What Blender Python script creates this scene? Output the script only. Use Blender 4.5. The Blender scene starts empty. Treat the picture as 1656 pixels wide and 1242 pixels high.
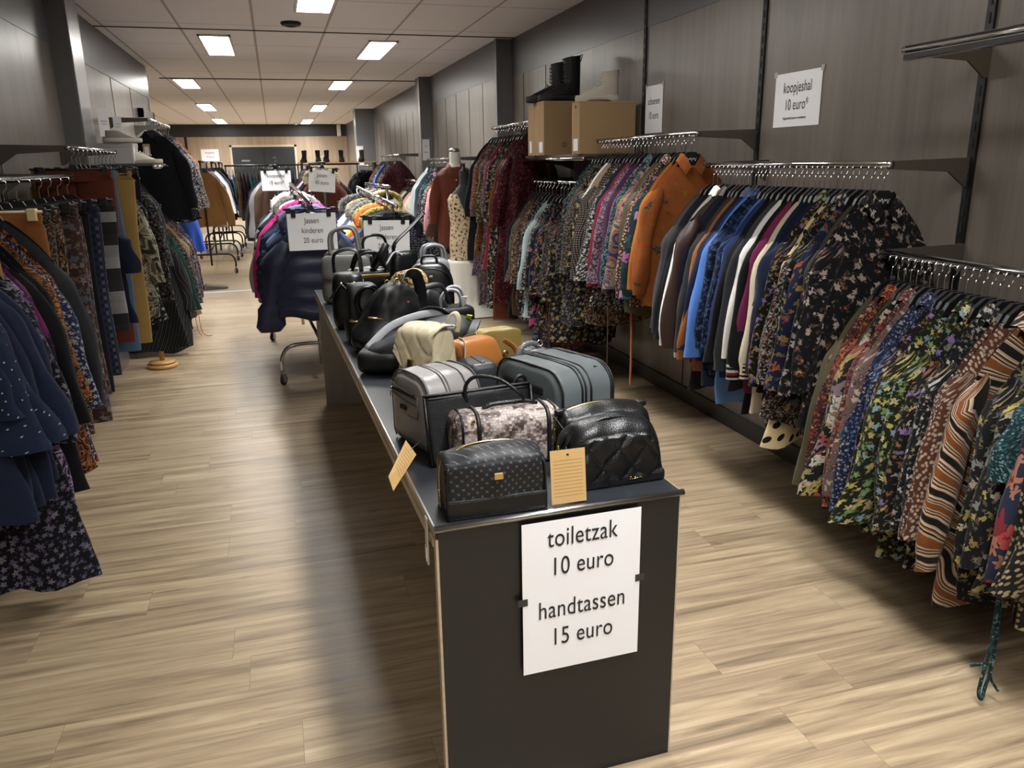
import bpy, bmesh, math, random
import numpy as np
from mathutils import Vector, Matrix, noise
S = bpy.context.scene
COL = S.collection
PI = math.pi
random.seed(4)
# ------------------------------------------------------------------ camera
cam_d = bpy.data.cameras.new('camera'); cam = bpy.data.objects.new('camera', cam_d); COL.objects.link(cam)
cam_d.sensor_width = 36.0; cam_d.sensor_fit = 'HORIZONTAL'; cam_d.lens = 1268.0/1656.0*36.0
cam_d.clip_start = .05; cam_d.clip_end = 100
def cam_matrix(yaw, pitch, roll, loc):
    cy, sy, cp, sp = math.cos(yaw), math.sin(yaw), math.cos(pitch), math.sin(pitch)
    f = Vector((sy*cp, cy*cp, -sp)); r = Vector((cy, -sy, 0)); u = r.cross(f)
    cr, sr = math.cos(roll), math.sin(roll)
    R, U = r*cr+u*sr, u*cr-r*sr
    m = Matrix((R, U, -f)).transposed().to_4x4(); m.translation = loc
    return m
cam.matrix_world = cam_matrix(math.radians(16.17), math.radians(15.82), math.radians(-.92), Vector((0, 0, 1.53)))
S.camera = cam
# ------------------------------------------------------------------ world and exposure
w = bpy.data.worlds.new('world'); S.world = w; w.use_nodes = True
w.node_tree.nodes['Background'].inputs[0].default_value = (.75, .85, 1, 1)
w.node_tree.nodes['Background'].inputs[1].default_value = .04
S.view_settings.view_transform = 'Standard'; S.view_settings.look = 'None'; S.view_settings.gamma = 1
S.view_settings.use_curve_mapping = False
S.view_settings.exposure = .2
CEIL = 2.735
LAMP_W = 30; LAMP_SPREAD = 104; DIFFUSER = 26.0
# ceiling light panels: x, y centre, place words
LAMPS = [(-.42, 9.2, 1.40, 'left of the two by the smoke detector'), (1.2, 9.3, 1.40, 'right of the two by the smoke detector'),
         (.43, 6.4, 1.40, 'cut off by the top edge of the photo'),
         (-1.1, 13.3, 1.40, 'just past the end of the left wall'), (1.13, 13.3, 1.40, 'beyond the second dark ceiling joint'),
         (-1.2, 18.5, 2.0, 'third in the left row towards the double door'), (1.08, 18.6, 2.0, 'fourth in the right row towards the double door'),
         (-1.27, 24.0, 2.4, 'last of the left row before the double door'), (1.06, 24.3, 2.4, 'last of the right row before the double door'),
         (.95, 3.7, 1.40, ''), (.95, .9, 1.40, ''), (.95, -1.9, 1.40, ''), (-.5, -1.2, 1.4, '')]
def lamp_light(i, x, y, L):
    d = bpy.data.lights.new('ceiling_light_lamp', 'AREA'); d.shape = 'RECTANGLE'; d.size = .26; d.size_y = L-.06
    d.energy = LAMP_W*L/1.4*(1.35 if y > 8 else 1); d.color = (.975, .985, 1); d.spread = math.radians(LAMP_SPREAD+(26 if y > 8 else 0))
    o = bpy.data.objects.new('ceiling_light_lamp', d); COL.objects.link(o); o.location = (x, y, CEIL-.035)
    return o
LAMP_OBJ = [lamp_light(i, x, y, L) for i, (x, y, L, t) in enumerate(LAMPS)]

# ------------------------------------------------------------------ helpers
def hx(s):
    s = s.lstrip('#'); c = [int(s[i:i+2], 16)/255 for i in (0, 2, 4)]
    return tuple((v/12.92 if v <= .04045 else ((v+.055)/1.055)**2.4) for v in c)+(1,)
def tag(o, label=None, cat=None, group=None, kind=None):
    if label: o['label'] = label
    if cat: o['category'] = cat
    if group: o['group'] = group
    if kind: o['kind'] = kind
    return o
def empty(name, loc=(0, 0, 0), rz=0, label=None, cat=None, group=None, rx=0, ry=0):
    o = bpy.data.objects.new(name, None); COL.objects.link(o); o.empty_display_size = .05
    o.location = loc; o.rotation_euler = (rx, ry, rz)
    return tag(o, label, cat, group)
class MB:
    """collects shapes, then links them as one mesh object"""
    def __init__(s): s.v = []; s.f = []; s.uv = []; s.mi = []; s.cur = 0; s.flat = []
    def add(s, vs, fs, uvs=None, smooth=True):
        b = len(s.v); s.v += [tuple(v) for v in vs]
        for k, f in enumerate(fs):
            s.f.append(tuple(b+i for i in f)); s.mi.append(s.cur); s.flat.append(not smooth)
            if uvs is not None: s.uv += list(uvs[k])
            else: s.uv += [(vs[i][0]+vs[i][1]*.61, vs[i][2]+vs[i][1]*.37) for i in f]
    def box(s, x0, x1, y0, y1, z0, z1, bev=0):
        if bev:
            bm = bmesh.new(); bmesh.ops.create_cube(bm, size=1)
            for v in bm.verts: v.co = Vector((x0+(v.co.x+.5)*(x1-x0), y0+(v.co.y+.5)*(y1-y0), z0+(v.co.z+.5)*(z1-z0)))
            bmesh.ops.bevel(bm, geom=list(bm.edges), offset=bev, segments=2, affect='EDGES', profile=.5)
            bm.verts.index_update()
            s.add([v.co.copy() for v in bm.verts], [[v.index for v in f.verts] for f in bm.faces], None, False); bm.free(); return s
        v = [(x, y, z) for z in (z0, z1) for y in (y0, y1) for x in (x0, x1)]
        s.add(v, [(0, 2, 3, 1), (4, 5, 7, 6), (0, 1, 5, 4), (2, 6, 7, 3), (0, 4, 6, 2), (1, 3, 7, 5)], None, False); return s
    def grid(s, P, closed=False, uv=None, cap0=False, cap1=False, smooth=True):
        P = np.asarray(P, float); K, N = P.shape[:2]
        vs = P.reshape(-1, 3).tolist(); fs = []; uvs = []
        if uv is None:
            Q = np.concatenate([P, P[:, :1]], 1) if closed else P
            du = np.concatenate([np.zeros((K, 1)), np.cumsum(np.linalg.norm(np.diff(Q, axis=1), axis=2), 1)], 1)
            dv = np.concatenate([np.zeros((1, Q.shape[1])), np.cumsum(np.linalg.norm(np.diff(Q, axis=0), axis=2), 0)], 0)
            uv = np.stack([np.broadcast_to(du.mean(0), dv.shape), np.broadcast_to(dv.mean(1)[:, None], dv.shape)], 2)
        M = N if closed else N-1
        for k in range(K-1):
            for n in range(M):
                m = (n+1) % N
                fs.append((k*N+n, k*N+m, (k+1)*N+m, (k+1)*N+n))
                uvs.append([tuple(uv[k, n]), tuple(uv[k, n+1]), tuple(uv[k+1, n+1]), tuple(uv[k+1, n])])
        if cap0: fs.append(tuple(range(N-1, -1, -1))); uvs.append([(vs[i][0], vs[i][1]) for i in fs[-1]])
        if cap1: fs.append(tuple((K-1)*N+i for i in range(N))); uvs.append([(vs[i][0], vs[i][1]) for i in fs[-1]])
        s.add(vs, fs, uvs, smooth); return s
    def tube(s, path, r, n=8, closed=False, caps=True):
        p = [Vector(q) for q in path]; K = len(p); rings = []
        rr = r if hasattr(r, '__len__') else [r]*K
        up = None
        for i in range(K):
            a = p[(i-1) % K] if (closed or i > 0) else p[i]; b = p[(i+1) % K] if (closed or i < K-1) else p[i]
            t = (b-a).normalized() if (b-a).length > 1e-9 else Vector((0, 0, 1))
            if up is None:
                up = t.orthogonal().normalized()
            up = (up-t*up.dot(t)); up = up.normalized() if up.length > 1e-6 else t.orthogonal().normalized()
            sd = t.cross(up)
            ra = rr[i] if hasattr(rr[i], '__len__') else (rr[i], rr[i])
            rings.append([p[i]+up*(math.cos(2*PI*j/n)*ra[0])+sd*(math.sin(2*PI*j/n)*ra[1]) for j in range(n)])
        if closed: rings.append(rings[0])
        s.grid(rings, True, None, caps and not closed, caps and not closed); return s
    def lathe(s, prof, c=(0, 0, 0), n=20, axis='z', cap=True):
        rings = []
        for r, z in prof:
            ring = []
            for j in range(n):
                a = 2*PI*j/n; x, y = r*math.cos(a), r*math.sin(a)
                q = (x, y, z) if axis == 'z' else ((x, z, y) if axis == 'y' else (z, x, y))
                ring.append((c[0]+q[0], c[1]+q[1], c[2]+q[2]))
            rings.append(ring)
        s.grid(rings, True, None, cap, cap); return s
    def poly(s, pts, d):
        """prism: outline pts (x,z) extruded from y=d0 to d1"""
        n = len(pts); v = [(x, d[0], z) for x, z in pts]+[(x, d[1], z) for x, z in pts]
        f = [tuple(range(n)), tuple(range(2*n-1, n-1, -1))]+[(i, i+n, (i+1) % n+n, (i+1) % n) for i in range(n)]
        s.add(v, f, None, False); return s
    def move(s, M):
        s.v = [tuple(M @ Vector(v)) for v in s.v]; return s
    def mesh(s, name, mats):
        me = bpy.data.meshes.new(name); me.from_pydata(s.v, [], s.f)
        uv = me.uv_layers.new(name='UVMap'); uv.data.foreach_set('uv', np.array(s.uv, dtype=np.float32).ravel())
        me.polygons.foreach_set('use_smooth', [not x for x in s.flat])
        for m in (mats if isinstance(mats, (list, tuple)) else [mats]): me.materials.append(m)
        me.polygons.foreach_set('material_index', s.mi)
        me.update(); return me
    def build(s, name, mats, parent=None, loc=None, rot=None, label=None):
        o = bpy.data.objects.new(name, s.mesh(name, mats)); COL.objects.link(o)
        if parent is not None: o.parent = parent
        if loc is not None: o.location = loc
        if rot is not None: o.rotation_euler = rot
        if label: o['label'] = label
        return o
def clean_normals(o):
    bm = bmesh.new(); bm.from_mesh(o.data); bmesh.ops.recalc_face_normals(bm, faces=bm.faces); bm.to_mesh(o.data); bm.free(); return o
def struct(name, mb, m):
    return tag(mb.build(name, m), kind='structure')
def bez(pts, n=8, closed=False):
    """Catmull-Rom through the points"""
    P = [Vector(p) for p in pts]; K = len(P); out = []
    R = range(K if closed else K-1)
    for i in R:
        if closed: a, b, c, d = P[(i-1) % K], P[i], P[(i+1) % K], P[(i+2) % K]
        else: a, b, c, d = P[max(i-1, 0)], P[i], P[i+1], P[min(i+2, K-1)]
        for j in range(n):
            t = j/n; out.append(.5*((2*b)+(c-a)*t+(2*a-5*b+4*c-d)*t*t+(3*b-a-3*c+d)*t**3))
    if not closed: out.append(P[-1])
    return out
# ------------------------------------------------------------------ materials
def new_mat(name, col=(.5, .5, .5, 1), rough=.6, metal=0, spec=.5, **kw):
    m = bpy.data.materials.new(name); m.use_nodes = True; nt = m.node_tree; b = nt.nodes['Principled BSDF']
    b.inputs['Base Color'].default_value = col; b.inputs['Roughness'].default_value = rough; b.inputs['Metallic'].default_value = metal
    b.inputs['Specular IOR Level'].default_value = spec
    for k, v in kw.items(): b.inputs[k.replace('_', ' ')].default_value = v
    m.diffuse_color = col
    return m, nt, b
def N(nt, typ, ins=None, **props):
    n = nt.nodes.new('ShaderNode'+typ)
    for k, v in props.items(): setattr(n, k, v)
    for k, v in (ins or {}).items():
        if isinstance(v, bpy.types.NodeSocket): nt.links.new(v, n.inputs[k])
        else: n.inputs[k].default_value = v
    return n
def math_(nt, op, a, b=0.0, c=None):
    n = N(nt, 'Math', {0: a, 1: b}, operation=op)
    if isinstance(c, bpy.types.NodeSocket): nt.links.new(c, n.inputs[2])
    elif c is not None: n.inputs[2].default_value = c
    return n.outputs[0]
def vmath(nt, op, a, b=(0, 0, 0)):
    return N(nt, 'VectorMath', {0: a, 1: b}, operation=op).outputs[0]
def vscale(nt, a, s):
    n = N(nt, 'VectorMath', {0: a}, operation='SCALE'); n.inputs['Scale'].default_value = s; return n.outputs[0]
def mix(nt, fac, a, b, blend='MIX'):
    n = nt.nodes.new('ShaderNodeMix'); n.data_type = 'RGBA'; n.blend_type = blend
    for sock, v in ((n.inputs[0], fac), (n.inputs[6], a), (n.inputs[7], b)):
        if isinstance(v, bpy.types.NodeSocket): nt.links.new(v, sock)
        else: sock.default_value = v
    return n.outputs[2]
def ramp(nt, fac, stops, interp='LINEAR'):
    n = N(nt, 'ValToRGB', {0: fac}); n.color_ramp.interpolation = interp; e = n.color_ramp.elements
    while len(e) < len(stops): e.new(1)
    for i, (p, c) in enumerate(stops): e[i].position = p; e[i].color = c
    return n.outputs[0]
def bump(nt, b, h, strength=.2, dist=.01):
    n = N(nt, 'Bump', {'Height': h, 'Strength': strength, 'Distance': dist}); nt.links.new(n.outputs[0], b.inputs['Normal']); return n
def cloth_vec(nt):
    """UV in metres, shifted by a random amount per garment"""
    uv = N(nt, 'TexCoord').outputs['UV']; r = N(nt, 'ObjectInfo').outputs['Random']
    c = N(nt, 'CombineXYZ', {0: math_(nt, 'MULTIPLY', r, 7.3), 1: math_(nt, 'MULTIPLY', r, 3.9)}).outputs[0]
    return vmath(nt, 'ADD', uv, c)
def flower_group():
    g = bpy.data.node_groups.new('flower_scatter', 'ShaderNodeTree')
    for nm, t in (('Vector', 'NodeSocketVector'), ('Scale', 'NodeSocketFloat'), ('Size', 'NodeSocketFloat'), ('Warp', 'NodeSocketFloat')):
        g.interface.new_socket(nm, in_out='INPUT', socket_type=t)
    for nm in ('Mask', 'Centre', 'Random'): g.interface.new_socket(nm, in_out='OUTPUT', socket_type='NodeSocketFloat')
    gi = g.nodes.new('NodeGroupInput'); go = g.nodes.new('NodeGroupOutput')
    sc = N(g, 'VectorMath', {0: gi.outputs['Vector']}, operation='SCALE'); g.links.new(gi.outputs['Scale'], sc.inputs['Scale'])
    nz = N(g, 'TexNoise', {'Vector': sc.outputs[0], 'Scale': 1.7, 'Detail': 2.0}, noise_dimensions='2D')
    off = vmath(g, 'SUBTRACT', nz.outputs['Color'], (.5, .5, .5))
    ws = N(g, 'VectorMath', {0: off}, operation='SCALE'); g.links.new(gi.outputs['Warp'], ws.inputs['Scale'])
    p = vmath(g, 'ADD', sc.outputs[0], ws.outputs[0])
    vo = N(g, 'TexVoronoi', {'Vector': p, 'Scale': 1.0, 'Randomness': .85}, voronoi_dimensions='2D')
    d = vmath(g, 'SUBTRACT', p, vo.outputs['Position'])
    sx = N(g, 'SeparateXYZ', {0: d}); rc = N(g, 'SeparateColor', {0: vo.outputs['Color']})
    ang = math_(g, 'ARCTAN2', sx.outputs[1], sx.outputs[0])
    a5 = math_(g, 'ADD', math_(g, 'MULTIPLY', ang, 5.0), math_(g, 'MULTIPLY', rc.outputs[0], 6.28))
    lim = math_(g, 'MULTIPLY', gi.outputs['Size'], math_(g, 'MULTIPLY_ADD', math_(g, 'COSINE', a5), .28, .8))
    sz = math_(g, 'MULTIPLY', lim, math_(g, 'MULTIPLY_ADD', rc.outputs[2], .7, .6))
    g.links.new(math_(g, 'LESS_THAN', vo.outputs['Distance'], sz), go.inputs['Mask'])
    g.links.new(math_(g, 'LESS_THAN', vo.outputs['Distance'], math_(g, 'MULTIPLY', sz, .3)), go.inputs['Centre'])
    g.links.new(rc.outputs[1], go.inputs['Random'])
    return g
FLOWER = flower_group()
def flowers(nt, vec, scale, size, warp, off):
    n = nt.nodes.new('ShaderNodeGroup'); n.node_tree = FLOWER
    nt.links.new(vmath(nt, 'ADD', vec, (off, off*.7, 0)), n.inputs['Vector'])
    n.inputs['Scale'].default_value = scale; n.inputs['Size'].default_value = size; n.inputs['Warp'].default_value = warp
    return n.outputs
def steps(cols): return [(i/len(cols), hx(c)) for i, c in enumerate(cols)]
def weave(nt, b, v, s=900, k=.12):
    n = N(nt, 'TexNoise', {'Vector': v, 'Scale': s*.35, 'Detail': 1.0}, noise_dimensions='2D')
    bump(nt, b, n.outputs[0], k, .002)
MATS = {}
def fab(key, kind, bg, cols=(), scale=30, size=.42, warp=.5, rough=.85, **kw):
    m, nt, b = new_mat('fabric_'+key, hx(bg), rough, 0, kw.get('spec', .14))
    v = cloth_vec(nt); out = None
    nz = N(nt, 'TexNoise', {'Vector': v, 'Scale': 14.0, 'Detail': 3.0}, noise_dimensions='2D').outputs[0]
    if kind == 'floral': scale *= 1.3; size *= .82
    def dk(c, k=.82):
        return '#'+''.join('%02x' % int(int(c[i:i+2], 16)*k) for i in (1, 3, 5))
    if kind != 'plain': cols = tuple(dk(c) for c in cols)
    for q in ('leaf', 'leaf2', 'eye'):
        if q in kw: kw[q] = dk(kw[q])
    if kind == 'plain':
        out = mix(nt, math_(nt, 'MULTIPLY', nz, .5), hx(bg), tuple(c*.72 for c in hx(bg)[:3])+(1,))
    elif kind == 'floral':
        f1 = flowers(nt, v, scale, size, warp, 0); f2 = flowers(nt, v, scale*1.5, size*.8, warp, .37)
        leaf = kw.get('leaf', cols[-1])
        out = mix(nt, f2[0], hx(bg), mix(nt, f2[2], hx(leaf), hx(kw.get('leaf2', cols[0]))))
        out = mix(nt, f1[0], out, ramp(nt, f1[2], steps(cols), 'CONSTANT'))
        out = mix(nt, f1[1], out, hx(kw.get('eye', cols[len(cols)//2])))
    elif kind == 'dots':
        f1 = N(nt, 'TexVoronoi', {'Vector': v, 'Scale': float(scale), 'Randomness': kw.get('rnd', .35)}, voronoi_dimensions='2D')
        sep = N(nt, 'SeparateColor', {0: f1.outputs['Color']})
        out = mix(nt, math_(nt, 'LESS_THAN', f1.outputs['Distance'], size), hx(bg), ramp(nt, sep.outputs[0], steps(cols), 'CONSTANT'))
    elif kind == 'leopard':
        f1 = N(nt, 'TexVoronoi', {'Vector': v, 'Scale': float(scale), 'Randomness': .8}, voronoi_dimensions='2D')
        n2 = N(nt, 'TexNoise', {'Vector': v, 'Scale': scale*2.2, 'Detail': 1.0}, noise_dimensions='2D').outputs[0]
        d = math_(nt, 'MULTIPLY_ADD', math_(nt, 'SUBTRACT', n2, .5), .7)
        nt.links.new(f1.outputs['Distance'], d.node.inputs[2])
        out = ramp(nt, d, [(0, hx(cols[0])), (.2, hx(cols[0])), (.22, hx(cols[1])), (.42, hx(cols[1])), (.45, hx(bg))], 'CONSTANT')
    elif kind == 'speckle':
        n1 = N(nt, 'TexVoronoi', {'Vector': v, 'Scale': float(scale), 'Randomness': 1.0}, voronoi_dimensions='2D')
        sep = N(nt, 'SeparateColor', {0: n1.outputs['Color']})
        out = ramp(nt, sep.outputs[0], steps((bg,)*kw.get('dark', 2)+tuple(cols)), 'CONSTANT')
    elif kind == 'swirl':
        w1 = N(nt, 'TexWave', {'Vector': v, 'Scale': float(scale), 'Distortion': kw.get('dist', 9.0), 'Detail': 1.0, 'Detail Scale': .6}, wave_type='BANDS', bands_direction='DIAGONAL')
        out = ramp(nt, w1.outputs['Fac'], steps((bg,)+tuple(cols)), kw.get('interp', 'CONSTANT'))
    elif kind == 'abstract':
        n1 = N(nt, 'TexNoise', {'Vector': v, 'Scale': float(scale), 'Detail': 3.0, 'Distortion': 1.2}, noise_dimensions='2D')
        k = N(nt, 'MapRange', {0: n1.outputs[0], 1: .3, 2: .7}).outputs[0]
        out = ramp(nt, k, steps((bg,)+tuple(cols)), kw.get('interp', 'CONSTANT'))
    elif kind == 'stripe':
        sx = N(nt, 'SeparateXYZ', {0: v}); ax = sx.outputs[kw.get('axis', 1)]
        fr = math_(nt, 'FRACT', math_(nt, 'MULTIPLY', ax, float(scale)))
        out = ramp(nt, fr, steps((bg,)+tuple(cols)), 'CONSTANT')
    elif kind == 'check':
        sx = N(nt, 'SeparateXYZ', {0: v})
        a = math_(nt, 'LESS_THAN', math_(nt, 'FRACT', math_(nt, 'MULTIPLY', sx.outputs[0], float(scale))), .5)
        c = math_(nt, 'LESS_THAN', math_(nt, 'FRACT', math_(nt, 'MULTIPLY', sx.outputs[1], float(scale))), .5)
        out = ramp(nt, math_(nt, 'MULTIPLY', math_(nt, 'ADD', a, c), .49), steps((bg,)+tuple(cols)), 'CONSTANT')
    out = mix(nt, math_(nt, 'MULTIPLY', nz, .35), out, (0, 0, 0, 1)) if kind != 'plain' else out
    nt.links.new(out, b.inputs['Base Color'])
    if kw.get('sparkle'):
        sp = N(nt, 'TexVoronoi', {'Vector': v, 'Scale': 260.0}, voronoi_dimensions='2D'); sc = N(nt, 'SeparateColor', {0: sp.outputs['Color']})
        nt.links.new(math_(nt, 'GREATER_THAN', sc.outputs[0], .86), b.inputs['Metallic']); b.inputs['Roughness'].default_value = .35
    else:
        b.inputs['Sheen Weight'].default_value = kw.get('sheen', .05); b.inputs['Sheen Roughness'].default_value = .5
    if kw.get('rib'):
        wv = N(nt, 'TexWave', {'Vector': v, 'Scale': float(kw['rib']), 'Distortion': .6}, bands_direction='X'); bump(nt, b, wv.outputs[0], .35, .006)
    else: weave(nt, b, v)
    MATS[key] = m
    return m
def simple(key, col, rough=.5, metal=0, spec=.5, nscale=0, nk=.15, bmp=0, bscale=200, **kw):
    m, nt, b = new_mat(key, hx(col), rough, metal, spec, **kw)
    if nscale or bmp:
        tc = N(nt, 'TexCoord').outputs['Object']
        if nscale:
            n = N(nt, 'TexNoise', {'Vector': tc, 'Scale': float(nscale), 'Detail': 4.0})
            nt.links.new(mix(nt, math_(nt, 'MULTIPLY', n.outputs[0], nk*2), hx(col), tuple(c*.55 for c in hx(col)[:3])+(1,)), b.inputs['Base Color'])
        if bmp:
            n2 = N(nt, 'TexNoise', {'Vector': tc, 'Scale': float(bscale), 'Detail': 3.0}); bump(nt, b, n2.outputs[0], bmp, .004)
    MATS[key] = m; return m
def leather(key, col, rough=.42, grain=260, bmp=.25, spec=.36):
    m, nt, b = new_mat('leather_'+key, hx(col), rough, 0, spec)
    tc = N(nt, 'TexCoord').outputs['Object']
    v = N(nt, 'TexVoronoi', {'Vector': tc, 'Scale': float(grain)}); n = N(nt, 'TexNoise', {'Vector': tc, 'Scale': 18.0, 'Detail': 3.0})
    bump(nt, b, math_(nt, 'ADD', math_(nt, 'MULTIPLY', v.outputs['Distance'], .5), math_(nt, 'MULTIPLY', n.outputs[0], 2.5)), bmp, .004)
    nt.links.new(mix(nt, math_(nt, 'MULTIPLY', n.outputs[0], .4), hx(col), tuple(c*.6 for c in hx(col)[:3])+(1,)), b.inputs['Base Color'])
    MATS[key] = m; return m
# --- room surfaces
def floor_mat():
    m, nt, b = new_mat('oak_plank_floor', (.4, .3, .2, 1), .34, 0, .45)
    tc = N(nt, 'TexCoord').outputs['Object']
    sx = N(nt, 'SeparateXYZ', {0: tc}); row = math_(nt, 'FLOOR', math_(nt, 'DIVIDE', sx.outputs[1], .182))
    wn = N(nt, 'TexWhiteNoise', {'W': row}, noise_dimensions='1D').outputs['Value']
    bv = N(nt, 'CombineXYZ', {0: math_(nt, 'MULTIPLY_ADD', wn, 1.9, sx.outputs[0]), 1: sx.outputs[1], 2: 0.0}).outputs[0]
    br = N(nt, 'TexBrick', {'Vector': bv, 'Color1': (0, 0, 0, 1), 'Color2': (1, 1, 1, 1), 'Mortar': (.5, .5, .5, 1), 'Scale': 1.0, 'Mortar Size': .0008, 'Mortar Smooth': .1,
                            'Bias': 0.0, 'Brick Width': 1.25, 'Row Height': .182}, offset=0.0, offset_frequency=2, squash=1.0)
    pl = N(nt, 'SeparateColor', {0: br.outputs['Color']}).outputs[0]
    sh = N(nt, 'CombineXYZ', {0: math_(nt, 'MULTIPLY', pl, 9.0), 1: math_(nt, 'MULTIPLY', pl, 5.0), 2: math_(nt, 'MULTIPLY', pl, 3.0)}).outputs[0]
    v = vmath(nt, 'ADD', tc, sh)
    g1 = N(nt, 'TexNoise', {'Vector': vmath(nt, 'MULTIPLY', v, (1.5, 26, 1)), 'Scale': 1.0, 'Detail': 6.0, 'Roughness': .62, 'Distortion': .5}).outputs[0]
    g2 = N(nt, 'TexNoise', {'Vector': vmath(nt, 'MULTIPLY', v, (5, 130, 1)), 'Scale': 1.0, 'Detail': 3.0}).outputs[0]
    kn = N(nt, 'TexNoise', {'Vector': vmath(nt, 'MULTIPLY', v, (2.1, 11, 1)), 'Scale': 1.0, 'Detail': 2.0, 'Distortion': 2.2}).outputs[0]
    c = ramp(nt, g1, [(.30, hx('#685a49')), (.43, hx('#927f67')), (.55, hx('#ab977a')), (.68, hx('#bfac8f'))])
    c = mix(nt, math_(nt, 'MULTIPLY', g2, .38), c, hx('#61533f'))
    kf = N(nt, 'MapRange', {0: kn, 1: .66, 2: .78}).outputs[0]
    c = mix(nt, math_(nt, 'MULTIPLY', kf, .6), c, hx('#5d4a3a'))
    c = mix(nt, math_(nt, 'MULTIPLY', pl, .26), c, hx('#857460'))
    c = mix(nt, math_(nt, 'MULTIPLY', br.outputs['Fac'], .6), c, hx('#5a4738'))
    nt.links.new(c, b.inputs['Base Color'])
    nt.links.new(math_(nt, 'MULTIPLY_ADD', g1, .16, .27), b.inputs['Roughness'])
    bump(nt, b, math_(nt, 'ADD', math_(nt, 'MULTIPLY', g1, .5), math_(nt, 'MULTIPLY', br.outputs['Fac'], -1.0)), .08, .003)
    return m
def laminate(name, c1, c2, rough=.5, axis=(14, 14, .7)):
    m, nt, b = new_mat(name, hx(c1), rough, 0, .5)
    tc = N(nt, 'TexCoord').outputs['Object']
    a = N(nt, 'TexNoise', {'Vector': vmath(nt, 'MULTIPLY', tc, axis), 'Scale': 1.0, 'Detail': 5.0, 'Distortion': .3}).outputs[0]
    f = N(nt, 'TexNoise', {'Vector': vmath(nt, 'MULTIPLY', tc, tuple(9*q for q in axis)), 'Scale': 1.0, 'Detail': 2.0}).outputs[0]
    k = math_(nt, 'ADD', math_(nt, 'MULTIPLY', a, .75), math_(nt, 'MULTIPLY', f, .3))
    nt.links.new(ramp(nt, k, [(.3, hx(c2)), (.7, hx(c1))]), b.inputs['Base Color'])
    bump(nt, b, f, .05, .002)
    return m
def ceiling_mat():
    m, nt, b = new_mat('ceiling_tiles', (.6, .57, .55, 1), .9, 0, .2)
    tc = N(nt, 'TexCoord').outputs['Object']
    sx = N(nt, 'SeparateXYZ', {0: tc})
    def line(sock, per, off, wd):
        f = math_(nt, 'FRACT', math_(nt, 'ADD', math_(nt, 'DIVIDE', math_(nt, 'ADD', sock, off), per), 40.0))
        return math_(nt, 'LESS_THAN', math_(nt, 'ABSOLUTE', math_(nt, 'SUBTRACT', f, .5)), wd/per/2)
    lx = line(sx.outputs[0], .635, 1.0, .022); ly = line(sx.outputs[1], 1.26, .26, .016)
    g = math_(nt, 'MAXIMUM', lx, ly)
    sp = N(nt, 'TexNoise', {'Vector': tc, 'Scale': 140.0, 'Detail': 3.0}).outputs[0]
    c = mix(nt, math_(nt, 'MULTIPLY', sp, .25), hx('#f3f3f8'), hx('#dcdce2'))
    c = mix(nt, g, c, hx('#b9b2ae'))
    nt.links.new(c, b.inputs['Base Color']); bump(nt, b, sp, .15, .003)
    return m
M_FLOOR = floor_mat(); M_CEIL = ceiling_mat()
M_WALL = laminate('wall_laminate_grey_oak', '#716a63', '#5a534d', .34)
M_WALLB = laminate('wall_laminate_light_oak', '#a8957f', '#8d7b68', .36)
M_BAND = simple('dark_band_paint', '#55565c', .34, nscale=3, nk=.05)
M_BANDD = simple('near_black_band_paint', '#26282c', .5, nscale=3, nk=.05)
M_COLUMN = simple('column_grey_paint', '#6f7072', .42, nscale=5, nk=.05)
M_STRIP = simple('brushed_metal_strip', '#9a9a9c', .32, .7)
M_SKIRT = simple('skirting_dark', '#35322f', .5)
M_GAP = simple('panel_joint_dark', '#1a1918', .8)
M_SLOT = simple('slotted_channel_black', '#191a1b', .45, .3)
M_CHROME = simple('chrome', '#c9cacb', .12, 1.0)
M_STEEL = simple('satin_steel', '#a8aaac', .3, 1.0)
M_BLACKMETAL = simple('black_metal', '#141414', .4, .2)
M_HANGER = simple('hanger_black_plastic', '#0d0d0f', .45, nscale=30, nk=.1)
M_HWOOD = simple('hanger_cream_plastic', '#d8c59a', .5)
M_RUBBER = simple('rubber_black', '#161616', .7)
M_PAPER = simple('paper_white', '#e9e9ec', .75, nscale=9, nk=.03, bmp=.05, bscale=14)
M_INK = simple('ink_black', '#1c1c20', .7)
M_KRAFT = simple('kraft_card', '#b5935f', .8, nscale=120, nk=.12)
M_BOX = simple('cardboard_shoebox', '#9c7f5c', .8, nscale=40, nk=.08)
M_BOXEDGE = simple('cardboard_lid_edge', '#c1a27a', .8)
M_GOLD = simple('gold_metal', '#cdb57a', .25, 1.0)
M_BLACKLAM = simple('black_laminate', '#141518', .38, nscale=6, nk=.1, bmp=.03, bscale=60)
M_TOPLAM = simple('black_laminate_worn', '#24272c', .36, nscale=25, nk=.25, bmp=.05, bscale=40)
M_GREYLAM = laminate('grey_laminate_panel', '#8a857e', '#7c776f', .55)
M_BEIGEEDGE = laminate('beige_oak_edge', '#b6a58c', '#a08f76', .5, (.7, 6, 30))
M_DARKDOOR = simple('door_near_black', '#1d2125', .4, nscale=4, nk=.08)
M_GLASS, _nt, _b = new_mat('light_diffuser', (1, 1, .97, 1), .4)
_b.inputs['Emission Color'].default_value = (1, .985, .93, 1); _b.inputs['Emission Strength'].default_value = DIFFUSER
# ------------------------------------------------------------------ room
X0, X1, XR2 = -1.40, 2.46, 2.31
YB, YF = 26.0, -4.0
struct('floor', MB().box(-3.4, 2.7, YF, YB+.1, -.06, 0), M_FLOOR)
struct('ceiling', MB().box(-3.4, 2.7, YF, YB+.1, CEIL, CEIL+.08), M_CEIL)
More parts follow.
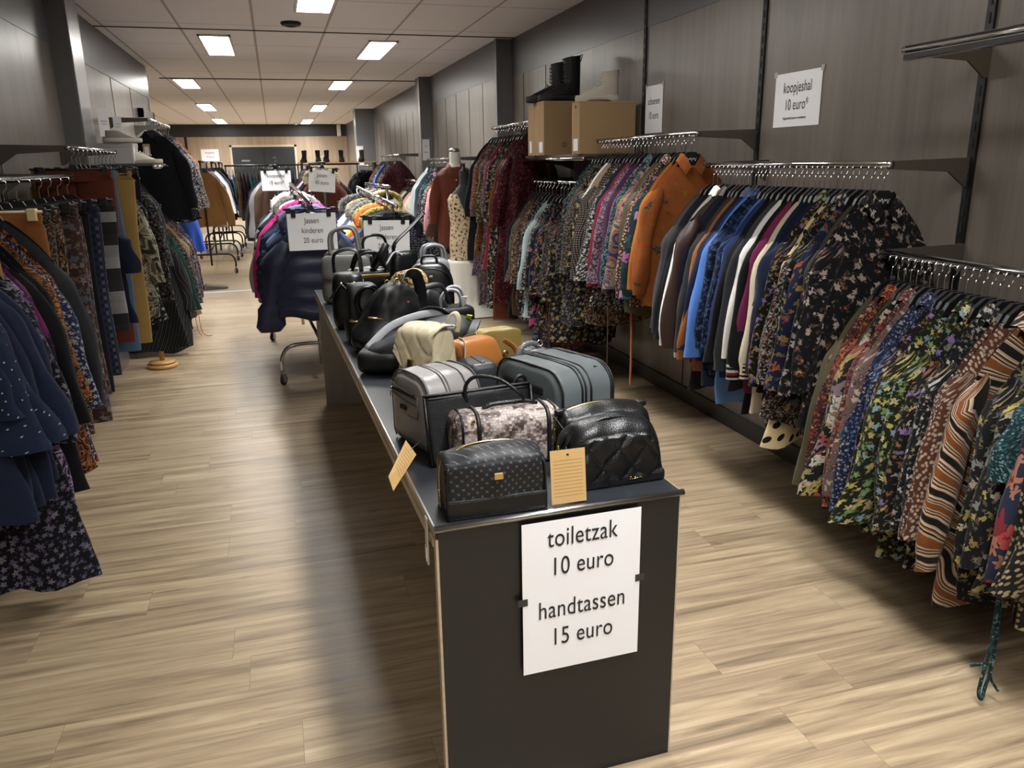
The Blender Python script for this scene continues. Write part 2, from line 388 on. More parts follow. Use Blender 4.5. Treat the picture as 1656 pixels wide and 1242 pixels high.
# right wall: near bays at X1, beyond the first pilaster it steps forward to XR2
mb = MB().box(X1, X1+.1, YF, 8.3, 0, 2.37); mb.box(XR2, X1+.1, 8.3, YB, 0, 2.37)
struct('wall_right', mb, M_WALL)
mb = MB().box(X1-.004, X1+.1, YF, 8.296, 2.37, CEIL); mb.box(XR2-.004, X1+.1, 8.296, YB, 2.37, CEIL)
struct('trim_1', mb, M_BAND)
mb = MB().box(XR2-.002, X1, 8.288, 8.3, 0, CEIL); mb.box(XR2-.022, XR2+.004, 8.28, 8.34, 0, CEIL)
struct('trim_2', mb, M_COLUMN)
mb = MB().box(2.15, XR2+.01, 12.0, 12.32, 0, CEIL); struct('trim_3', mb, M_COLUMN)
mb = MB().box(1.9, XR2+.01, 18.9, 19.4, 0, CEIL); struct('trim_4', mb, M_COLUMN)
mb = MB().box(2.142, 2.15, 12.0, 12.1, 0, CEIL); mb.box(1.892, 1.9, 18.9, 19.05, 0, CEIL); struct('trim_5', mb, M_STRIP)
# left wall to the corner at Y 11.2, then the room widens
struct('wall_left', MB().box(X0-.12, X0, YF, 11.25, 0, 2.36), M_WALL)
struct('trim_6', MB().box(X0-.12, X0+.004, YF, 11.254, 2.36, CEIL), M_BAND)
struct('wall_left_return', MB().box(-3.4, X0-.12, 11.15, 11.25, 0, CEIL), M_WALL)
struct('wall_left_far', MB().box(-3.4, -3.3, 11.25, YB, 0, CEIL), M_WALLB)
struct('wall_back', MB().box(-3.4, 2.7, YB, YB+.1, 0, 2.38), M_WALLB)
struct('trim_7', MB().box(-3.3, XR2, YB-.012, YB+.1, 2.38, CEIL), M_BANDD)
struct('wall_front', MB().box(-3.4, 2.7, YF-.1, YF, 0, CEIL), M_WALL)
# left column with its bright metal strip
struct('trim_8', MB().box(X0, -1.28, 6.52, 6.9, 0, CEIL), M_COLUMN)
struct('trim_9', MB().box(-1.28, -1.268, 6.53, 6.9, 0, CEIL, .003), M_STRIP)
struct('baseboard_right', MB().box(X1-.015, X1, YF, 8.28, 0, .1).box(XR2-.015, XR2, 8.34, 12.0, 0, .1).box(XR2-.015, XR2, 12.32, 18.9, 0, .1), M_SKIRT)
struct('baseboard_left', MB().box(X0, X0+.015, YF, 6.52, 0, .1).box(X0, X0+.015, 6.9, 10.2, 0, .1), M_SKIRT)
struct('baseboard_back', MB().box(-3.3, -1.2, YB-.015, YB, 0, .1).box(.8, XR2, YB-.015, YB, 0, .1), M_SKIRT)
# panel joints
def joints(ys, xw, s, z1, w=.007):
    m = MB()
    for y in ys: m.box(min(xw, xw+s*.003), max(xw, xw+s*.003), y-w/2, y+w/2, .1, z1)
    return m
struct('trim_10', joints([-1.75, -.37, 1.01, 6.55, 7.22, 7.9], X1, -1, 2.37), M_GAP)
struct('trim_11', joints([3.08, 4.46, 5.83], X1, -1, .95), M_GAP)
struct('trim_12', joints([8.95, 9.6, 10.3, 10.95, 11.6, 12.9, 13.6, 14.3, 15, 15.7, 16.4, 17.1, 17.8, 18.5, 20.2, 21.2, 22.2, 23.2], XR2, -1, 2.36), M_GAP)
struct('trim_13', joints([3.6, 4.98, 7.6, 8.7, 9.8], X0, 1, 2.36), M_GAP)
struct('trim_14', MB().box(-2.42, -2.35, YB-.02, YB, 1.0, 2.38), M_GAP)
# dark ceiling joints and the bright threshold strip in the floor
struct('trim_15', MB().box(X0, X1, 8.19, 8.215, CEIL-.006, CEIL), M_GAP)
struct('trim_16', MB().box(X0, XR2, 12.58, 12.62, CEIL-.012, CEIL), M_SKIRT)
struct('trim_17', MB().box(X0, XR2, 10.46, 10.56, 0, .006, .002), simple('threshold_aluminium', '#cfcfcc', .3, .6))
# corner guard where the left wall ends
struct('trim_18', MB().box(X0-.02, X0+.006, 11.2, 11.262, 0, CEIL), M_STRIP)
# double door at the back
d = empty('door_1', (-.21, YB, 0)); tag(d, kind='structure')
for s in (-1, 1):
    lf = MB().box(min(0, s*.91)+.006, max(0, s*.91)-.006, -.05, -.01, .01, 2.08, .004).build('door_leaf', M_DARKDOOR, d)
    MB().tube([(s*.09, -.055, 1.05), (s*.09, -.1, 1.05), (s*.22, -.1, 1.05)], .011, 8).build('door_handle', M_STEEL, lf)
MB().box(-.97, -.91, -.06, 0, 0, 2.14).box(.91, .97, -.06, 0, 0, 2.14).box(-.97, .97, -.06, 0, 2.08, 2.14).build('door_frame', simple('door_frame_light', '#b9ad9b', .5), d)
MB().box(-.66, -.42, -.056, -.05, 1.66, 1.71).build('door_plate', M_STEEL, d)
# doorway in the left wall
d = empty('door_2', (X0, 10.65, 0)); tag(d, kind='structure')
MB().box(.002, .03, -.4, .4, .01, 2.08).build('door_leaf', M_DARKDOOR, d)
MB().box(.0, .05, -.5, -.4, 0, 2.18).box(.0, .05, .4, .5, 0, 2.18).box(.0, .05, -.5, .5, 2.08, 2.18).build('door_frame', simple('door_frame_grey', '#93918e', .45), d)
MB().tube([(.03, -.32, 1.05), (.08, -.32, 1.05), (.08, -.2, 1.05)], .01, 8).build('door_handle', M_STEEL, d)
# wall uprights (slotted channels)
def upright(x, y, s, z0, z1, label):
    o = MB().box(min(0, s*.012), max(0, s*.012), -.017, .017, z0, z1).build('wall_upright', M_SLOT, None, (x, y, 0))
    m = MB(); z = z0+.06
    while z < z1-.05:
        m.box(min(s*.012, s*.0145), max(s*.012, s*.0145), -.004, .004, z, z+.035); z += .06
    m.build('slot_row', M_GAP, o); return tag(o, label, 'wall upright', 'slotted wall uprights')
for y, lb in ((2.385, 'black slotted upright nearest the right edge, under the empty rail'), (3.77, 'black slotted upright between the two paper wall signs'),
              (5.15, 'black slotted upright left of the schoenen wall sign')):
    upright(X1, y, -1, .95, CEIL-.002, lb)
upright(X0, 4.9, 1, .9, 1.95, 'slotted upright at the far left, behind the left garment rails')
# ceiling light panels
M_FRAME = simple('light_frame_white', '#d9d6d0', .5)
for (x, y, L, txt), lamp in zip(LAMPS, LAMP_OBJ):
    t = empty('ceiling_light', (x, y, CEIL), 0, ('lit rectangular ceiling light panel, '+txt) if txt else 'lit rectangular ceiling light panel above the photographer', 'ceiling light', 'ceiling light panels')
    a, b = .15, L/2
    MB().box(-a, -a+.02, -b, b, -.02, -.001).box(a-.02, a, -b, b, -.02, -.001).box(-a, a, -b, -b+.02, -.02, -.001).box(-a, a, b-.02, b, -.02, -.001).build('frame', M_FRAME, t)
    for s in (-1, 1):
        MB().box(-a+.02, a-.02, min(s*.015, s*(b-.02)), max(s*.015, s*(b-.02)), -.012, -.004).build('diffuser', M_GLASS, t)
    lamp.parent = t; lamp.location = (0, 0, -.035)
t = empty('smoke_detector', (.27, 7.7, CEIL), 0, 'round black speaker disc on the ceiling between the light panels', 'ceiling speaker')
t.name = 'ceiling_speaker'
MB().lathe([(.085, 0), (.09, -.012), (.08, -.028), (.055, -.034)], n=28).build('rim', M_BLACKMETAL, t)
MB().lathe([(.056, -.033), (.03, -.04), (.001, -.041)], n=24).build('grille', M_RUBBER, t)
o = MB().lathe([(.05, 0), (.052, -.02), (.035, -.05), (.001, -.06)], n=16).build('dome_camera', M_FRAME, None, (.78, 25.2, CEIL)); tag(o, 'small white dome camera on the ceiling near the back wall', 'camera')
o = MB().box(-.06, .06, -.05, 0, -.17, .17, .012).build('wall_sensor', M_FRAME, None, (2.08, YB-.013, 2.55)); tag(o, 'white sensor box on the dark band in the back right corner', 'sensor')

# ------------------------------------------------------------------ paper signs
def text(parent, body, size, x, z, y=-.0012, name='lettering', align='CENTER', m=None, sx=.74):
    c = bpy.data.curves.new(name, 'FONT'); c.body = body; c.size = size; c.align_x = align; c.align_y = 'CENTER'; c.extrude = .0002
    c.space_character = 1.04
    f = bpy.data.objects.new('font', c); COL.objects.link(f); dg = bpy.context.evaluated_depsgraph_get()
    me = bpy.data.meshes.new_from_object(f.evaluated_get(dg)); me.name = name; bpy.data.objects.remove(f); bpy.data.curves.remove(c)
    o = bpy.data.objects.new(name, me); COL.objects.link(o); o.parent = parent; o.location = (x, y, z); o.rotation_euler = (PI/2, 0, 0); o.scale.x = sx
    me.materials.clear(); me.materials.append(m or M_INK); return o
def sheet(parent, w, h, z0=0, bend=.0, name='paper', fold=None):
    P = []
    for k in range(9):
        z = z0+h*(k/8)
        P.append([(-w/2+w*i/10, bend*math.sin(PI*i/10)*(.4+.6*k/8)-(.003*math.exp(-((k/8-fold)*10)**2) if fold else 0), z) for i in range(11)])
    Q = [[(x, y+.0007, z) for x, y, z in r] for r in P]
    m = MB().grid(P).grid(Q); return m.build(name, M_PAPER, parent)
def sign(loc, rz, w, h, lines, label, cat='sign', ry=0, size=.05, sub=None, tape=True, sx=.68):
    t = empty('paper_sign', loc, rz, label, cat, None, 0, ry)
    sheet(t, w, h, -h/2)
    for k, (tx, z) in enumerate(lines): text(t, tx, size, 0, z, sx=sx)
    if sub: text(t, sub[0], sub[1], -.01, sub[2], sx=sx)
    if tape:
        for s in (-1, 1): MB().box(s*w/2-.012, s*w/2+.012, -.0016, -.0008, h/2-.014, h/2+.012).build('tape', simple_tape(), t)
    return t
def simple_tape():
    if 'tape' not in MATS: simple('tape', '#a9a8a2', .25)
    return MATS['tape']
sign((X1-.003, 3.462, 1.80), -PI/2, .36, .25, [('koopjeshal', .055), ('10 euro*', -.025)], 'white sign reading koopjeshal 10 euro on the right wall', ry=.0, size=.072, sub=('*uitgezonderd jassen en handtassen', .018, -.085))
sign((X1-.003, 5.0, 1.85), -PI/2, .25, .30, [('schoenen', .05), ('10 euro', -.04)], 'white sign reading schoenen 10 euro beside the shoe boxes', size=.064)
sign((-1.75, YB-.003, 1.86), 0, .5, .34, [('koopjeshal', .07), ('10 euro*', -.05)], 'white sign on the back wall left of the dark double door', size=.09)
sign((2.21, 11.997, 1.72), 0, .11, .3, [('10', .05), ('euro', -.03)], 'narrow white sign on the grey pillar behind the mannequins', size=.04)
sign((1.95, 18.897, 1.72), 0, .16, .42, [('10', .05), ('euro', -.05)], 'narrow white sign on the farthest grey pillar', size=.06)
# ------------------------------------------------------------------ garments
def body_mesh(hw, hem, L, th, drop, seed, N_=34, K=22, neck=.045, puff=0, fold=1.0, wave=1.0, waist=None, collar_dip=.03):
    rg = np.random.RandomState(seed); P = np.zeros((K, N_, 3)); UV = np.zeros((K, N_+1, 2))
    ph = rg.rand(8)*6.28; f1 = rg.uniform(9, 15); f2 = rg.uniform(18, 30)
    for k in range(K):
        v = (k/(K-1))**1.15
        w_ = hw+(hem-hw)*v
        if waist: w_ *= 1-waist*math.exp(-((v-.42)/.16)**2)
        w_ += .012*math.sin(5*v+ph[0])*v
        t = th*(1-(1-min(1, v/.22))**2.2*.86)*(1+.25*math.sin(3*v+ph[1]))
        if puff: t *= 1+.35*abs(math.sin(PI*v*puff))-.15
        for n in range(N_):
            a = 2*PI*n/N_; c, s = math.cos(a), math.sin(a)
            x = w_*math.copysign(abs(c)**.72, c); y = t*math.copysign(abs(s)**.8, s)
            ax = min(1, max(0, (abs(x)-neck)/max(1e-3, hw-neck)))
            zt = -.105-drop*ax**1.25-(.028*ax**7 if drop else 0)
            if abs(x) < neck+.02: zt -= collar_dip*(1-abs(x)/(neck+.02))*(1.6 if y < 0 else .6)
            fo = fold*(.010*math.sin(f1*x*1.6+ph[2]+v*2)+.008*math.sin(f2*x+ph[3]-v*3))*min(1, v*2.2)
            zb = -.105-L+wave*(.012*math.sin(f1*x+ph[4])+.008*math.sin(f2*x+ph[5]))-.02*(1-abs(x)/hem)*wave
            z = zt+(zb-zt)*v
            P[k, n] = (x+.006*math.sin(17*v+ph[6])*v, y+fo, z)
            UV[k, n] = (x*(1 if s >= 0 else -1)+(0 if s >= 0 else 3.1), z)
        UV[k, N_] = (w_+3.1*0, UV[k, 0, 1])
        UV[k, :, 0] = np.concatenate([[0], np.cumsum(np.linalg.norm(np.diff(np.concatenate([P[k], P[k, :1]]), axis=0), axis=1))])
    return P, UV
def sleeve_grid(side, hw, drop, Ls, flare, r0, r1, seed, ry=.5, N_=16, K=16, cuff=False, bell=0, puff=0):
    rg = np.random.RandomState(seed+50+side); ph = rg.rand(6)*6.28
    P = np.zeros((K, N_, 3)); UV = np.zeros((K, N_+1, 2)); z0 = -.105-drop-.006
    for k in range(K):
        v = k/(K-1)
        cx = side*(hw-.03+flare*(1-(1-v)**1.5)); cz = z0+.012-Ls*v
        r = r0+(r1-r0)*v**.8
        if v < .12: r *= .35+.65*math.sqrt(v/.12)
        r *= 1+.10*math.sin(9*v+ph[0])*min(1, v*3)
        if bell and v > .6: r *= 1+bell*((v-.6)/.4)**1.5
        if cuff and v > .88: r *= .72 if v < .93 else .85
        if puff: r *= .9+.3*abs(math.sin(PI*v*puff))
        for n in range(N_):
            a = 2*PI*n/N_
            wob = 1+.10*math.sin(3*a+ph[1]+5*v)+.07*math.sin(5*a+ph[2]-7*v)
            P[k, n] = (cx+r*wob*math.cos(a), r*ry*wob*math.sin(a)+.012*math.sin(4*v+ph[3])*v, cz-.75*r*math.cos(a)*side*max(0, 1-v/.28))
        UV[k, :, 0] = np.linspace(0, 2*PI*r*.75, N_+1); UV[k, :, 1] = cz
    return P, UV
KIND = dict(  # shoulder half width, hem half width, length, half thickness, drop, sleeve length, flare, sleeve r0, r1, extras
 blouse=dict(hw=.215, hem=.245, L=.64, th=.020, drop=0.167, Ls=.56, fl=.085, r0=.062, r1=.048),
 shirt=dict(hw=.22, hem=.24, L=.70, th=.020, drop=0.157, Ls=.57, fl=.085, r0=.062, r1=.045, cuff=True, collar=True),
 dress=dict(hw=.205, hem=.275, L=.98, th=.022, drop=0.167, Ls=.54, fl=.08, r0=.06, r1=.05, waist=.12),
 long_dress=dict(hw=.205, hem=.30, L=1.28, th=.026, drop=0.167, Ls=.56, fl=.075, r0=.06, r1=.05, waist=.1),
 tiered_dress=dict(hw=.205, hem=.28, L=.95, th=.024, drop=0.167, Ls=.50, fl=.10, r0=.065, r1=.075, bell=.5, tier=True),
 tunic=dict(hw=.21, hem=.27, L=.80, th=.022, drop=0.167, Ls=.56, fl=.09, r0=.062, r1=.055, bell=.35),
 top=dict(hw=.205, hem=.24, L=.60, th=.020, drop=0.162, Ls=.26, fl=.07, r0=.066, r1=.07),
 cardigan=dict(hw=.225, hem=.245, L=.74, th=.026, drop=0.172, Ls=.60, fl=.085, r0=.066, r1=.05, cuff=True),
 jacket=dict(hw=.235, hem=.26, L=.72, th=.034, drop=.12, Ls=.60, fl=.08, r0=.072, r1=.058, collar=True),
 coat=dict(hw=.235, hem=.29, L=.92, th=.045, drop=.12, Ls=.62, fl=.08, r0=.08, r1=.062, collar=True),
 puffer_jacket=dict(hw=.21, hem=.25, L=.58, th=.05, drop=.11, Ls=.50, fl=.08, r0=.075, r1=.06, puff=5),
 winter_jacket=dict(hw=.24, hem=.30, L=.66, th=.075, drop=.14, Ls=.60, fl=.085, r0=.09, r1=.075, puff=6, fat=True),
 hooded_jacket=dict(hw=.205, hem=.25, L=.56, th=.045, drop=.11, Ls=.48, fl=.08, r0=.07, r1=.055, hood=True),
 skirt=dict(hw=.17, hem=.30, L=.74, th=.024, drop=.0, clip=True),
 trousers=dict(hw=.185, hem=.20, L=.98, th=.018, drop=.0, clip=True, legs=True),
)
MESH = {}
def meshes(kind, var, sc):
    key = (kind, var, round(sc, 2))
    if key in MESH: return MESH[key]
    K = KIND[kind]; L = K['L']*sc; out = {}
    sd = hash((len(kind), kind[0], var)) % 9973 if False else (sum(map(ord, kind))*7+var*131)
    if K.get('legs'):
        out['waistband'] = MB().grid(body_mesh(K['hw'], K['hw']*1.03, .06, .017, 0, sd, K=4, collar_dip=0, wave=0)[0], True, body_mesh(K['hw'], K['hw']*1.03, .06, .017, 0, sd, K=4, collar_dip=0, wave=0)[1]).mesh('waistband', M_INK)
        for i, s in enumerate((-1, 1)):
            rg = np.random.RandomState(sd+i); ph = rg.rand(4)*6; P = np.zeros((22, 18, 3)); UV = np.zeros((22, 19, 2))
            for k in range(22):
                v = k/21; r = .098-.018*v; z = -.16-(L-.06)*v
                for n in range(18):
                    a = 2*PI*n/18
                    P[k, n] = (s*(.093+.012*v)+r*math.cos(a)*(1+.05*math.sin(7*v+ph[0])), (.020+.006*math.sin(8*v+ph[1]))*math.sin(a)+.010*math.sin(5*v+ph[2])*v, z)
                UV[k, :, 0] = np.linspace(0, .42, 19); UV[k, :, 1] = z
            out['leg', s] = MB().grid(P, True, UV).mesh('leg', M_INK)
    else:
        P, UV = body_mesh(K['hw'], K['hem'], L, K['th'], K['drop'], sd, puff=K.get('puff', 0)*sc if K.get('puff') else 0, waist=K.get('waist'),
                          neck=.17 if K.get('clip') else .05, collar_dip=0 if K.get('clip') else .03, fold=1.6 if kind in ('skirt', 'dress', 'long_dress') else .9)
        out['body'] = MB().grid(P, True, UV).mesh('body', M_INK)
        if 'Ls' in K:
            for s in (-1, 1):
                P, UV = sleeve_grid(s, K['hw'], K['drop'], K['Ls']*(.94+.03*(var % 4)), K['fl']*(.8+.18*(var % 4)), K['r0'], K['r1'], sd, cuff=K.get('cuff'), bell=K.get('bell', 0), puff=K.get('puff', 0), ry=.62 if K['th'] > .03 else .46)
                out['sleeve', s] = MB().grid(P, True, UV).mesh('sleeve', M_INK)
        if K.get('tier'):
            P, UV = body_mesh(K['hw']+.006, K['hem']+.035, L*.62, K['th']*1.7, K['drop']-.004, sd+3, fold=2.0); out['overlay'] = MB().grid(P, True, UV).mesh('overlay', M_INK)
        if K.get('collar'):
            m = MB()
            for s in (-1, 1):
                m.grid([[(s*.055, .018, -.085), (s*.05, .0, -.08), (s*.045, -.02, -.092), (s*.006, -.03, -.15)], [(s*.075, .03, -.125), (s*.08, 0, -.122), (s*.082, -.032, -.14), (s*.045, -.036, -.195)]])
            m.grid([[(-.055, .018, -.085), (0, .03, -.078), (.055, .018, -.085)], [(-.075, .03, -.125), (0, .042, -.125), (.075, .03, -.125)]])
            out['collar'] = m.mesh('collar', M_INK)
        if K.get('hood'):
            P = []
            for k in range(9):
                a = PI*k/8; P.append([(.12*math.cos(PI*j/10)*(.55+.45*math.sin(a)), .02+.055*math.sin(a)*math.sin(PI*j/10)+.02, -.10-.19*(k/8)+.03*math.sin(PI*j/10)) for j in range(11)])
            m = MB().grid(P); out['hood'] = m.mesh('hood', M_INK)
            rg = np.random.RandomState(sd); pts = [(-.13, -.01, -.22), (-.14, .02, -.13), (-.08, .03, -.075), (0, .035, -.06), (.08, .03, -.075), (.14, .02, -.13), (.13, -.01, -.22)]
            m = MB(); bp = bez(pts, 7); m.tube(bp, [.026+.009*rg.rand() for _ in bp], 9)
            for _ in range(130):
                q = bp[rg.randint(len(bp))]; d = Vector(rg.randn(3)).normalized()
                t = d.orthogonal().normalized()*.005
                m.add([q+d*.02+t, q+d*.02-t, q+d*.048], [(0, 1, 2)], None)
            out['fur_trim'] = m.mesh('fur_trim', M_INK)
        if kind in ('puffer_jacket', 'winter_jacket'):
            bp = bez([(-.09, -.012, -.17), (-.1, .02, -.12), (0, .045, -.085), (.1, .02, -.12), (.09, -.012, -.17)], 6)
            out['collar'] = MB().tube(bp, .036, 10).mesh('collar', M_INK)
    MESH[key] = out; return out
def hanger_meshes():
    hk = bez([(0, 0, -.085), (0, 0, -.035), (.012, 0, -.022), (.017, 0, -.002), (.009, 0, .014), (-.006, 0, .0155), (-.017, 0, .004), (-.018, 0, -.006)], 5)
    h = MB().tube(hk, .0023, 6).mesh('hook', M_CHROME)
    m = MB()
    for s in (-1, 1):
        m.tube(bez([(0, 0, -.10), (s*.05, 0, -.128), (s*.12, 0, -.20), (s*.175, 0, -.275)], 5), .006, 8)
    m.poly([(-.085, -.15), (-.06, -.104), (-.022, -.076), (.022, -.076), (.06, -.104), (.085, -.15)], (-.007, .007))
    g = m.mesh('hanger', M_HANGER)
    m = MB().tube([(-.19, 0, -.10), (.19, 0, -.10)], .0055, 8)
    m.poly([(-.03, -.11), (-.015, -.075), (.015, -.075), (.03, -.11)], (-.006, .006))
    for s in (-1, 1): m.box(s*.155-.017, s*.155+.017, -.016, .016, -.135, -.088, .004)
    return h, g, m.mesh('hanger', M_HANGER)
HOOK, HANG, CLIPHANG = hanger_meshes()
def link(name, me, parent, m=None):
    o = bpy.data.objects.new(name, me); COL.objects.link(o); o.parent = parent
    if m is not None:
        o.material_slots[0].link = 'OBJECT'; o.material_slots[0].material = m
    return o
def garment(kind, mat, loc, rz=0, var=0, sc=1.0, label=None, group=None, tilt=0, hang=None, accents=None, width=1.0):
    t = empty(kind, loc, rz, label, kind.replace('_', ' '), group, 0, tilt); t.scale = (width, 1, 1)
    M = MATS[mat]; ms = meshes(kind, var % 5, sc); ac = accents or {}
    clip = KIND[kind].get('clip')
    hg = link('hanger', CLIPHANG if clip else HANG, t, hang); link('hook', HOOK, hg)
    for k, me in ms.items():
        nm = k if isinstance(k, str) else k[0]
        link(nm, me, t, MATS[ac[nm]] if nm in ac else M)
    return t
ORD = 'first second third fourth fifth sixth seventh eighth ninth tenth eleventh twelfth thirteenth fourteenth fifteenth sixteenth seventeenth eighteenth nineteenth twentieth'.split()
def ordw(n):
    if n < 20: return ORD[n]
    b, r = divmod(n+1, 10); tens = {2: 'twent', 3: 'thirt', 4: 'fort'}[b]
    return tens+'ieth' if r == 0 else tens+'y-'+ORD[r-1]
rnd = random.Random(11)
def hang_row(items, p0, p1, rz, phrase, group, where='from near end', jit=.5, ys=None):
    """hang the listed garments from p0 (near) to p1 (far); each item: kind, fabric, description, length scale, options"""
    n = len(items); p0, p1 = Vector(p0), Vector(p1); out = []
    for i, it in enumerate(items):
        kind, mat, desc = it[:3]; sc = it[3] if len(it) > 3 else 1.0; op = dict(it[4]) if len(it) > 4 else {}
        u = i/max(1, n-1); u += (rnd.random()-.5)*jit/n if 0 < i < n-1 else 0
        p = p0.lerp(p1, u)
        if ys: p.y = ys[i]
        art = desc
        out.append(garment(kind, mat, p+Vector((0, 0, -.014)), rz+(rnd.random()-.5)*.16+op.pop('rz', 0), op.pop('var', rnd.randrange(5)), sc,
                f'{art}, {ordw(i)} {where}, {phrase}', group, tilt=(rnd.random()-.5)*.05, **op))
    return out
# --- rails
def wall_rail(y0, y1, x, z, xw, label, ends=(True, True)):
    """bar parallel to the wall on brackets"""
    t = empty('clothes_rail', (xw, y0, z), 0, label, 'clothes rail', 'chrome wall rails')
    dx = x-xw; L = y1-y0
    MB().tube([(dx, -.01, 0), (dx, L+.01, 0)], .0135, 12).build('bar', M_CHROME, t)
    for e, yy in zip(ends, (0, L)):
        if not e: continue
        s = 1 if dx > 0 else -1
        MB().poly([(0, .02), (0, -.085), (s*.02, -.085), (s*.10, -.03), (dx+s*.012, -.016), (dx+s*.012, .012)], (yy-.004, yy+.004)).build('bracket', M_STEEL_DARK, t)
    return t
M_STEEL_DARK = simple('bracket_grey', '#565049', .45, .3)
# --- fabrics
fab('black', 'plain', '#131317'); fab('blackknit', 'plain', '#1b1b1e', rib=60); fab('charcoal', 'plain', '#2b2c30'); fab('darkgrey', 'plain', '#3a3b3f')
fab('navy', 'plain', '#1a2238'); fab('navydeep', 'plain', '#161b2c'); fab('denim', 'plain', '#333c54', rib=200); fab('royal', 'plain', '#22315f', rib=50)
fab('blue', 'plain', '#4f79c4'); fab('skyblue', 'plain', '#5f83bb'); fab('cream', 'plain', '#d5c8ae', rib=60); fab('white', 'plain', '#dcdad4'); fab('rust', 'plain', '#8f5a30', rib=70)
fab('rustred', 'plain', '#55291b'); fab('brownleather', 'plain', '#382a26', rough=.4, sheen=0); fab('magenta', 'plain', '#642044'); fab('crimson', 'plain', '#6e1d2e')
fab('purple', 'plain', '#41213a', rib=60); fab('mauve', 'plain', '#8d7368'); fab('taupe', 'plain', '#84705f'); fab('olive', 'plain', '#4a4533', rough=.5); fab('khaki', 'plain', '#3d3b30')
fab('mustard', 'plain', '#8f7443'); fab('orange', 'plain', '#98591f'); fab('camel', 'plain', '#8a6238', rib=40); fab('mint', 'plain', '#9fb0b0'); fab('teal', 'plain', '#2f7377')
fab('coral', 'plain', '#a05844'); fab('red', 'plain', '#a3282a'); fab('lavender', 'plain', '#8288b4'); fab('greylight', 'plain', '#a7a7a6'); fab('pink', 'plain', '#c98f95'); fab('hotpink', 'plain', '#c2327f')
fab('forest', 'plain', '#24392f'); fab('brown', 'plain', '#4c382c'); fab('brightblue', 'plain', '#3f63c4'); fab('leatherblack', 'plain', '#121319', rough=.35, sheen=0); fab('denimblue', 'plain', '#4a607c', rib=200)
fab('ivory', 'plain', '#cfc4ad'); fab('rustshirt', 'plain', '#5c2c1c', rough=.6)
fab('blkflower', 'floral', '#101013', ('#b8a79c', '#8f7d79', '#c9bdb0', '#7c4f2c'), 17, .34, .9, leaf='#6d5a5a', leaf2='#2a2526')
fab('blkwhite', 'floral', '#121316', ('#cfcac0', '#b5afa6', '#a08a5e'), 26, .36, .8, leaf='#4b4a4a', leaf2='#8d8780')
fab('blkwhite2', 'floral', '#131316', ('#d8d4cc', '#c6c1ba'), 40, .45, .9, leaf='#5a5a5c', leaf2='#a9a49e')
fab('navyorange', 'floral', '#151c36', ('#b35a34', '#a8823a', '#6d7a86', '#8c3b2c'), 15, .42, .9, leaf='#8a7138', leaf2='#3c4a5c')
fab('blkcolour', 'floral', '#121214', ('#c4b9a0', '#b0703a', '#8c74b0', '#7d8a5a', '#c9a24a'), 22, .40, .8, leaf='#5d6b45', leaf2='#a5764c')
fab('blkpurple', 'floral', '#141318', ('#b07a4a', '#8f74b5', '#c49a6a', '#cbbfae'), 24, .42, .6, leaf='#5b3f30', leaf2='#8f6a40')
fab('blkgreen', 'floral', '#15170f', ('#c8b560', '#7e9a5a', '#86a0a8', '#b9a06a', '#d4c890'), 24, .44, .7, leaf='#4f6a3a', leaf2='#7d7a3c')
fab('blkgold', 'floral', '#121213', ('#a08a45', '#b9a98c', '#8c8a86', '#c3ad58'), 18, .38, .8, leaf='#5a5440', leaf2='#6f6b68')
fab('leaf', 'floral', '#16161a', ('#cdb7a4', '#b9a050', '#8d7a86', '#a45048', '#d8cfc0'), 11, .52, 1.2, leaf='#6d5a62', leaf2='#b2a268')
fab('navysmall', 'floral', '#161d38', ('#b9b2a4', '#6a86b0', '#c4bda8'), 48, .34, .4, leaf='#3a5a8c', leaf2='#7f8fa8')
fab('redpaisley', 'floral', '#4a2522', ('#c9b39a', '#b06a58', '#2e2a2c', '#a8443c'), 36, .44, .9, leaf='#3c2a2c', leaf2='#c4a890')
fab('whitered', 'floral', '#5f524b', ('#8c3c3a', '#3c3c48', '#c9bcae', '#6c4a44'), 30, .46, .9, leaf='#5b4a44', leaf2='#a05048')
fab('orleo', 'leopard', '#96502f', ('#8a3f28', '#1b1512'), 55); fab('leo', 'leopard', '#b09468', ('#8a6a3c', '#1d1712'), 48); fab('greyleo', 'leopard', '#6e6258', ('#54483e', '#1d1a18'), 70)
fab('browndot', 'dots', '#4c2c20', ('#b9a48e', '#a8917c', '#c4b09a'), 62, .33, rnd=.95); fab('browndot2', 'dots', '#452822', ('#d0c0ac', '#b9a48e'), 72, .3, rnd=.95)
fab('polka', 'dots', '#cdb98f', ('#1c1917', '#1c1917'), 17, .26, rnd=.35); fab('pindot', 'dots', '#1d1f2c', ('#c9c4bc', '#b9b4ac'), 60, .2, rnd=.6)
fab('pearl', 'dots', '#1c2740', ('#d9d9dc', '#e6e6ea'), 26, .065, rnd=.9)
fab('marble', 'swirl', '#17120f', ('#c9a88c', '#e0cdb8', '#2a1c14', '#a5642c', '#d6bea4', '#1b1512', '#c9ac92', '#8a4f24'), 5.5, rough=.45, dist=10)
fab('abstract', 'abstract', '#2c3a70', ('#b8703a', '#5a5a6c', '#c09468', '#33406e', '#a3835c'), 9); fab('abstract2', 'abstract', '#14141c', ('#6d3b78', '#b9b0c9', '#2a2030', '#8f6ab0', '#1a1a20'), 16)
fab('camo', 'abstract', '#2a2b24', ('#8d8672', '#c0b9a0', '#3a3a30', '#6a6450'), 13); fab('bworg', 'abstract', '#191718', ('#b56a38', '#2a1c18', '#c28a4a', '#5a2f26'), 24); fab('tiedye', 'abstract', '#b9b6b0', ('#3a3f4a', '#c07a40', '#d0ccc4', '#5c6470'), 7)
